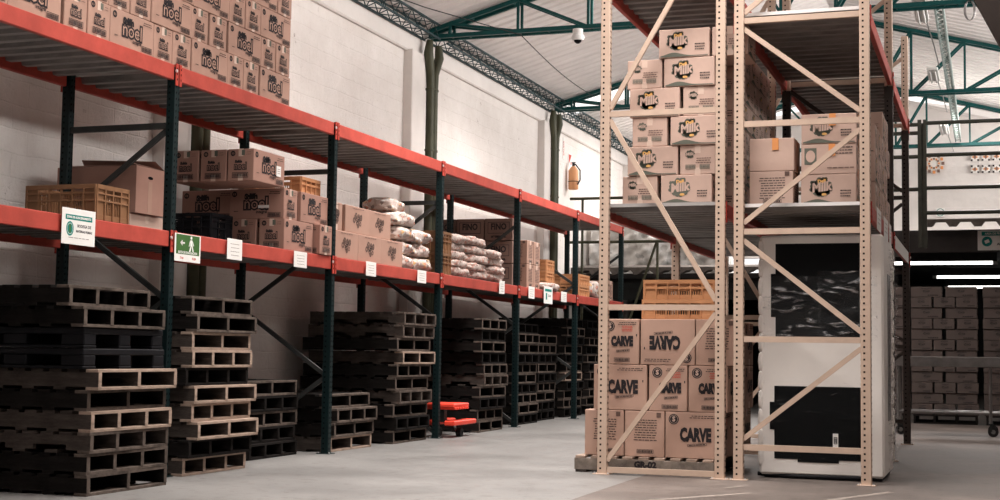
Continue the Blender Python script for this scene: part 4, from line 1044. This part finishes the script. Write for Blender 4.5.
def canopy(x0, x1, y, zt, label):
    b = MB(); n = int((x1-x0)/.06); top = []; bot = []
    for i in range(n+1):
        x = (x1-x0)*i/n; k = (x/.42) % 1
        d = .0 if k < .3 else (.09 if k > .42 and k < .88 else .045)
        top.append((x, .12)); bot.append((x, d*.9))
    vs = []; 
    for yy in (0, .9):
        zz = .0 if yy == 0 else .1
        vs += [(a, yy, c+zz) for a, c in bot]+[(a, yy, c+zz+.02) for a, c in top]
    N = n+1
    fs = [(i, i+1, N+i+1, N+i) for i in range(n)]+[(2*N+i+1, 2*N+i, 3*N+i, 3*N+i+1) for i in range(n)]+[(i, 2*N+i, 2*N+i+1, i+1) for i in range(n)]+[(N+i, N+i+1, 3*N+i+1, 3*N+i) for i in range(n)]
    b.add(vs, fs, 'concrete_dark')
    return tag(b.build('corrugated_canopy', None, (x0, y, zt)), label, 'canopy')
canopy(-1.08, 5, 25.85, 3.40, 'weathered corrugated canopy edge above the dark back room')
canopy(-7.75, -3.1, 26.2, 2.60, 'weathered corrugated canopy edge behind the left rack end')
# crumpled wrapped bulk on top of the left canopy
b = MB(); n, m_ = 50, 26; vs = []
rd = random.Random(9); ph = [rd.uniform(0, 6) for _ in range(9)]
for i in range(n+1):
    for j in range(m_+1):
        x = 2.7*i/n; z = 1.15*j/m_
        d = .06*(math.sin(5*x+4*z+ph[0])+math.sin(11*x-9*z+ph[1])*.7+math.sin(23*x+17*z+ph[2])*.5+math.sin(31*z-13*x+ph[3])*.4)
        vs.append((x, d, z))
b.add(vs, [(i*(m_+1)+j, (i+1)*(m_+1)+j, (i+1)*(m_+1)+j+1, i*(m_+1)+j+1) for i in range(n) for j in range(m_)], 'wrap', True)
b.box(.03, 2.67, .22, 1.6, 0, 1.12, 'wrap')
tag(b.build('wrapped_bale', None, (-7.75, 27.6, 2.69)), 'large bale in crumpled whitish plastic beyond the left rack end', 'bale')
# decorative pierced blocks on the back wall
for i, x in enumerate((-1.18,)):
    t_ = thing('pierced_vent', 'round pierced clay vent in the white back wall', 'vent', (x, YB-.03, 5.58))
    b = MB(); n = 12; b.flat(disc(0, 0, .22, 24), (0, -.012, 0), (1, 0, 0), (0, 0, 1), 'foam')
    for k in range(n):
        a = 2*PI*k/n; b.box(.2*math.cos(a)-.03, .2*math.cos(a)+.03, -.03, 0, .2*math.sin(a)-.035, .2*math.sin(a)+.035, 'tape_orange' if k % 2 else 'card_dark')
        b.box(.11*math.cos(a)-.02, .11*math.cos(a)+.02, -.03, 0, .11*math.sin(a)-.02, .11*math.sin(a)+.02, 'card_dark' if k % 2 else 'tape_orange')
    b.build('vent_blocks', t_)
for i in range(6):
    for j in range(2):
        b = MB(); b.box(-.09, .09, -.02, 0, -.09, .09, 'foam')
        for (dx, dz) in ((-.07, -.07), (.07, -.07), (-.07, .07), (.07, .07)): b.box(dx-.02, dx+.02, -.026, -.02, dz-.02, dz+.02, 'ink')
        b.flat(([(-.07, 0), (0, -.045), (.07, 0), (0, .045)], [(0, 1, 2, 3)]), (0, -.027, 0), (1, 0, 0), (0, 0, 1), 'tape_orange'); b.flat(([(-.03, 0), (0, -.06), (.03, 0), (0, .06)], [(0, 1, 2, 3)]), (0, -.028, 0), (1, 0, 0), (0, 0, 1), 'card_dark')
        tag(b.build('pierced_block', None, (-.28+i*.235, YB-.031, 5.42+j*.28)), 'small patterned vent block, %s from left, %s row on the back wall' % (ORD[i], ('lower', 'upper')[j]), 'vent', 'patterned vent blocks on the back wall')
b = MB(); b.flat(ring(0, 0, .09, .075), (0, -.001, 0), (1, 0, 0), (0, 0, 1), 'teal_print'); b.box(-.1, .1, 0, .004, -.1, .1, 'white_paper'); b.flat(xf(text2d('?', .11, .003)), (0, -.002, 0), (1, 0, 0), (0, 0, 1), 'ink_soft')
tag(b.build('wall_notice', None, (-1.05, YB-.04, 4.44)), 'small round teal-rimmed notice on the white back wall', 'sign')
# sign on the header
b = MB(); b.cbox(0, .95, -.01, 0, -.36, 0, 'white_paper', .002)
def F3(g, m, e=-.011): b.flat(g, (0, e, 0), (1, 0, 0), (0, 0, 1), m)
F3(rect(.5, -.06, .86, .07), 'teal_print'); F3(xf(text2d('AREA DE PRODUCTO TERMINADO', .05, .002), .95, 1, .5, -.06), 'white_paper', -.012)
F3(disc(.16, -.2, .09), 'teal_print'); F3(xf(rect(0, 0, .08, .06), 1, 1, .16, -.2, .4), 'white_paper', -.012); F3(xf(text2d('AREA DE', .06, .002), 1, 1, .6, -.17), 'ink'); F3(xf(text2d('ALMACENAMIENTO', .06, .002), 1, 1, .6, -.25), 'ink')
tag(b.build('zone_sign', None, (-.19, 26.52, 3.385)), 'white and teal sign on the dark header at the right', 'sign')

# fluorescent tubes in the back room
M['tube_glow'] = mat('tube_glow', (1, 1, 1)); nt = M['tube_glow'].node_tree; nt.nodes['Principled BSDF'].inputs['Emission Color'].default_value = (1, .97, .93, 1); nt.nodes['Principled BSDF'].inputs['Emission Strength'].default_value = 4
for i, (x0, x1, y, z) in enumerate(((-2.9, .07, 29.5, 3.0), (-1.15, 1.6, 34.0, 2.97), (-1.01, 2.2, 38.0, 2.93))):
    t_ = thing('tube_lamp', 'glowing fluorescent tube in the dark back room, %s row' % ('nearest', 'middle', 'farthest')[i], 'lamp', (x0, y, z), 0, 'fluorescent tubes in the back room')
    b = MB(); b.cbox(-.08, x1-x0+.08, -.06, .06, .03, .2, 'dark_metal', .005); b.build('housing', t_)
    b = MB(); b.tube([(0, 0, 0), (x1-x0, 0, 0)], .035, 'tube_glow', 10); b.build('lamp_tube', t_)
    for x in (-.05, x1-x0+.05):
        b = MB(); b.tube([(x-.05, 0, 0), (x+.05, 0, 0)], .04, 'white_plastic', 10); b.build('end_cap', t_)

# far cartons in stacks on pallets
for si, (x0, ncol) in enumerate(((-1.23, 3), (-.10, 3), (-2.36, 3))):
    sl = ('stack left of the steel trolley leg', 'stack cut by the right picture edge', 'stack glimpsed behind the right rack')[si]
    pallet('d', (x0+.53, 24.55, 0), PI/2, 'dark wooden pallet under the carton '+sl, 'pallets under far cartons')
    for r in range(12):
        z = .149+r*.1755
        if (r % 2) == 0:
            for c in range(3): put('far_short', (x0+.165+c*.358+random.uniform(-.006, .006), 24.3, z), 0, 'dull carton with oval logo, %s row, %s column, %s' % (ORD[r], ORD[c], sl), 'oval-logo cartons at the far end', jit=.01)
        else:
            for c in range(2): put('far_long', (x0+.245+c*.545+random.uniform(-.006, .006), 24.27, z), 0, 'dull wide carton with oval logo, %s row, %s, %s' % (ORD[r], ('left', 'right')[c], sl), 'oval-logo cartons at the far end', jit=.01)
# steel trolley
t_ = thing('steel_trolley', 'long steel trolley table on castors before the far cartons', 'trolley', (-.6, 20.6, 0))
b = MB(); b.cbox(-.75, 1.6, -.3, .3, .95, 1.09, 'steel', .006); b.build('table_top', t_)
for x in (-.62, .6, 1.5):
    for y in (-.25, .25):
        b = MB(); b.tube([(x, y, .17), (x, y, .96)], .022, 'steel', 8); b.build('leg', t_)
        b = MB(); b.cyl((x+.03, y, .07), 'y', .07, .035, 'rubber', 18); b.cyl((x+.03, y, .07), 'y', .03, .04, 'steel', 12); b.bar((x, y-.025, .07), (x, y-.025, .17), .03, .006, 'dark_metal'); b.bar((x, y+.025, .07), (x, y+.025, .17), .03, .006, 'dark_metal'); b.box(x-.035, x+.035, y-.03, y+.03, .16, .18, 'dark_metal'); b.build('castor', t_)
for y in (-.25, .25):
    b = MB(); b.tube([(-.62, y, .32), (1.5, y, .32)], .018, 'steel', 8); b.build('rail', t_)

# pallet jack
t_ = thing('pallet_jack', 'red pallet jack poking out beside the third upright', 'pallet jack', (-6.42, 16.02, 0))
for x in (-.14, .14):
    b = MB(); b.cbox(x-.07, x+.07, .02, .80, .15, .21, 'jack_red', .012); b.build('fork', t_)
    b = MB(); b.cyl((x, .38, .055), 'x', .055, .06, 'rubber', 16); b.bar((x-.04, .38, .055), (x-.04, .30, .15), .01, .05, 'steel'); b.build('wheel', t_)
b = MB(); b.cbox(-.2, .2, .02, .55, .37, .42, 'jack_red', .012)
for k in range(6): b.cbox(-.2, .21, .04+k*.085, .09+k*.085, .345, .375, 'jack_red', .004)
b.build('carriage', t_)
b = MB(); b.bar((0, .12, .19), (0, .12, .38), .10, .10, 'dark_metal'); b.build('lift_column', t_)

# ------------------------------------------------------------------ light
w = bpy.data.worlds.new('world'); sc.world = w; w.use_nodes = True
bg = w.node_tree.nodes['Background']; bg.inputs[0].default_value = (1.0, .97, .95, 1); bg.inputs[1].default_value = 1.4
for i, (x, y, e, sp) in enumerate(((-2.3, 10.1, 270, 100), (-4.6, 8.6, 115, 95), (-4.8, 14.5, 330, 110), (-4.8, 20, 360, 125), (-4.6, 28.5, 380, 150), (0, 29.2, 420, 150))):  # added area lamps under the closed roof, no openings above; spread narrows them
    l = area('added_roof_light_%d' % i, (x, y, zroof(x)-.15), (0, 0, 0), 1.4, 2.4, e, (1, .95, .91)); l.data.spread = math.radians(sp)
l = area('added_right_light', (XR+.1, 17, 5.2), (0, math.radians(90+18), 0), .7, 44, 1500, (1, .96, .93)); l.data.spread = math.radians(92)  # added lamp in the wall slot, tilted up to brighten roof and upper wall
vs = sc.view_settings; sc.display_settings.display_device = 'sRGB'; vs.view_transform = 'Standard'; vs.look = 'None'; vs.exposure = 0; vs.gamma = 1; vs.use_curve_mapping = False
sc.cycles.use_denoising = True
sc.cycles.max_bounces = 6; sc.cycles.transparent_max_bounces = 8
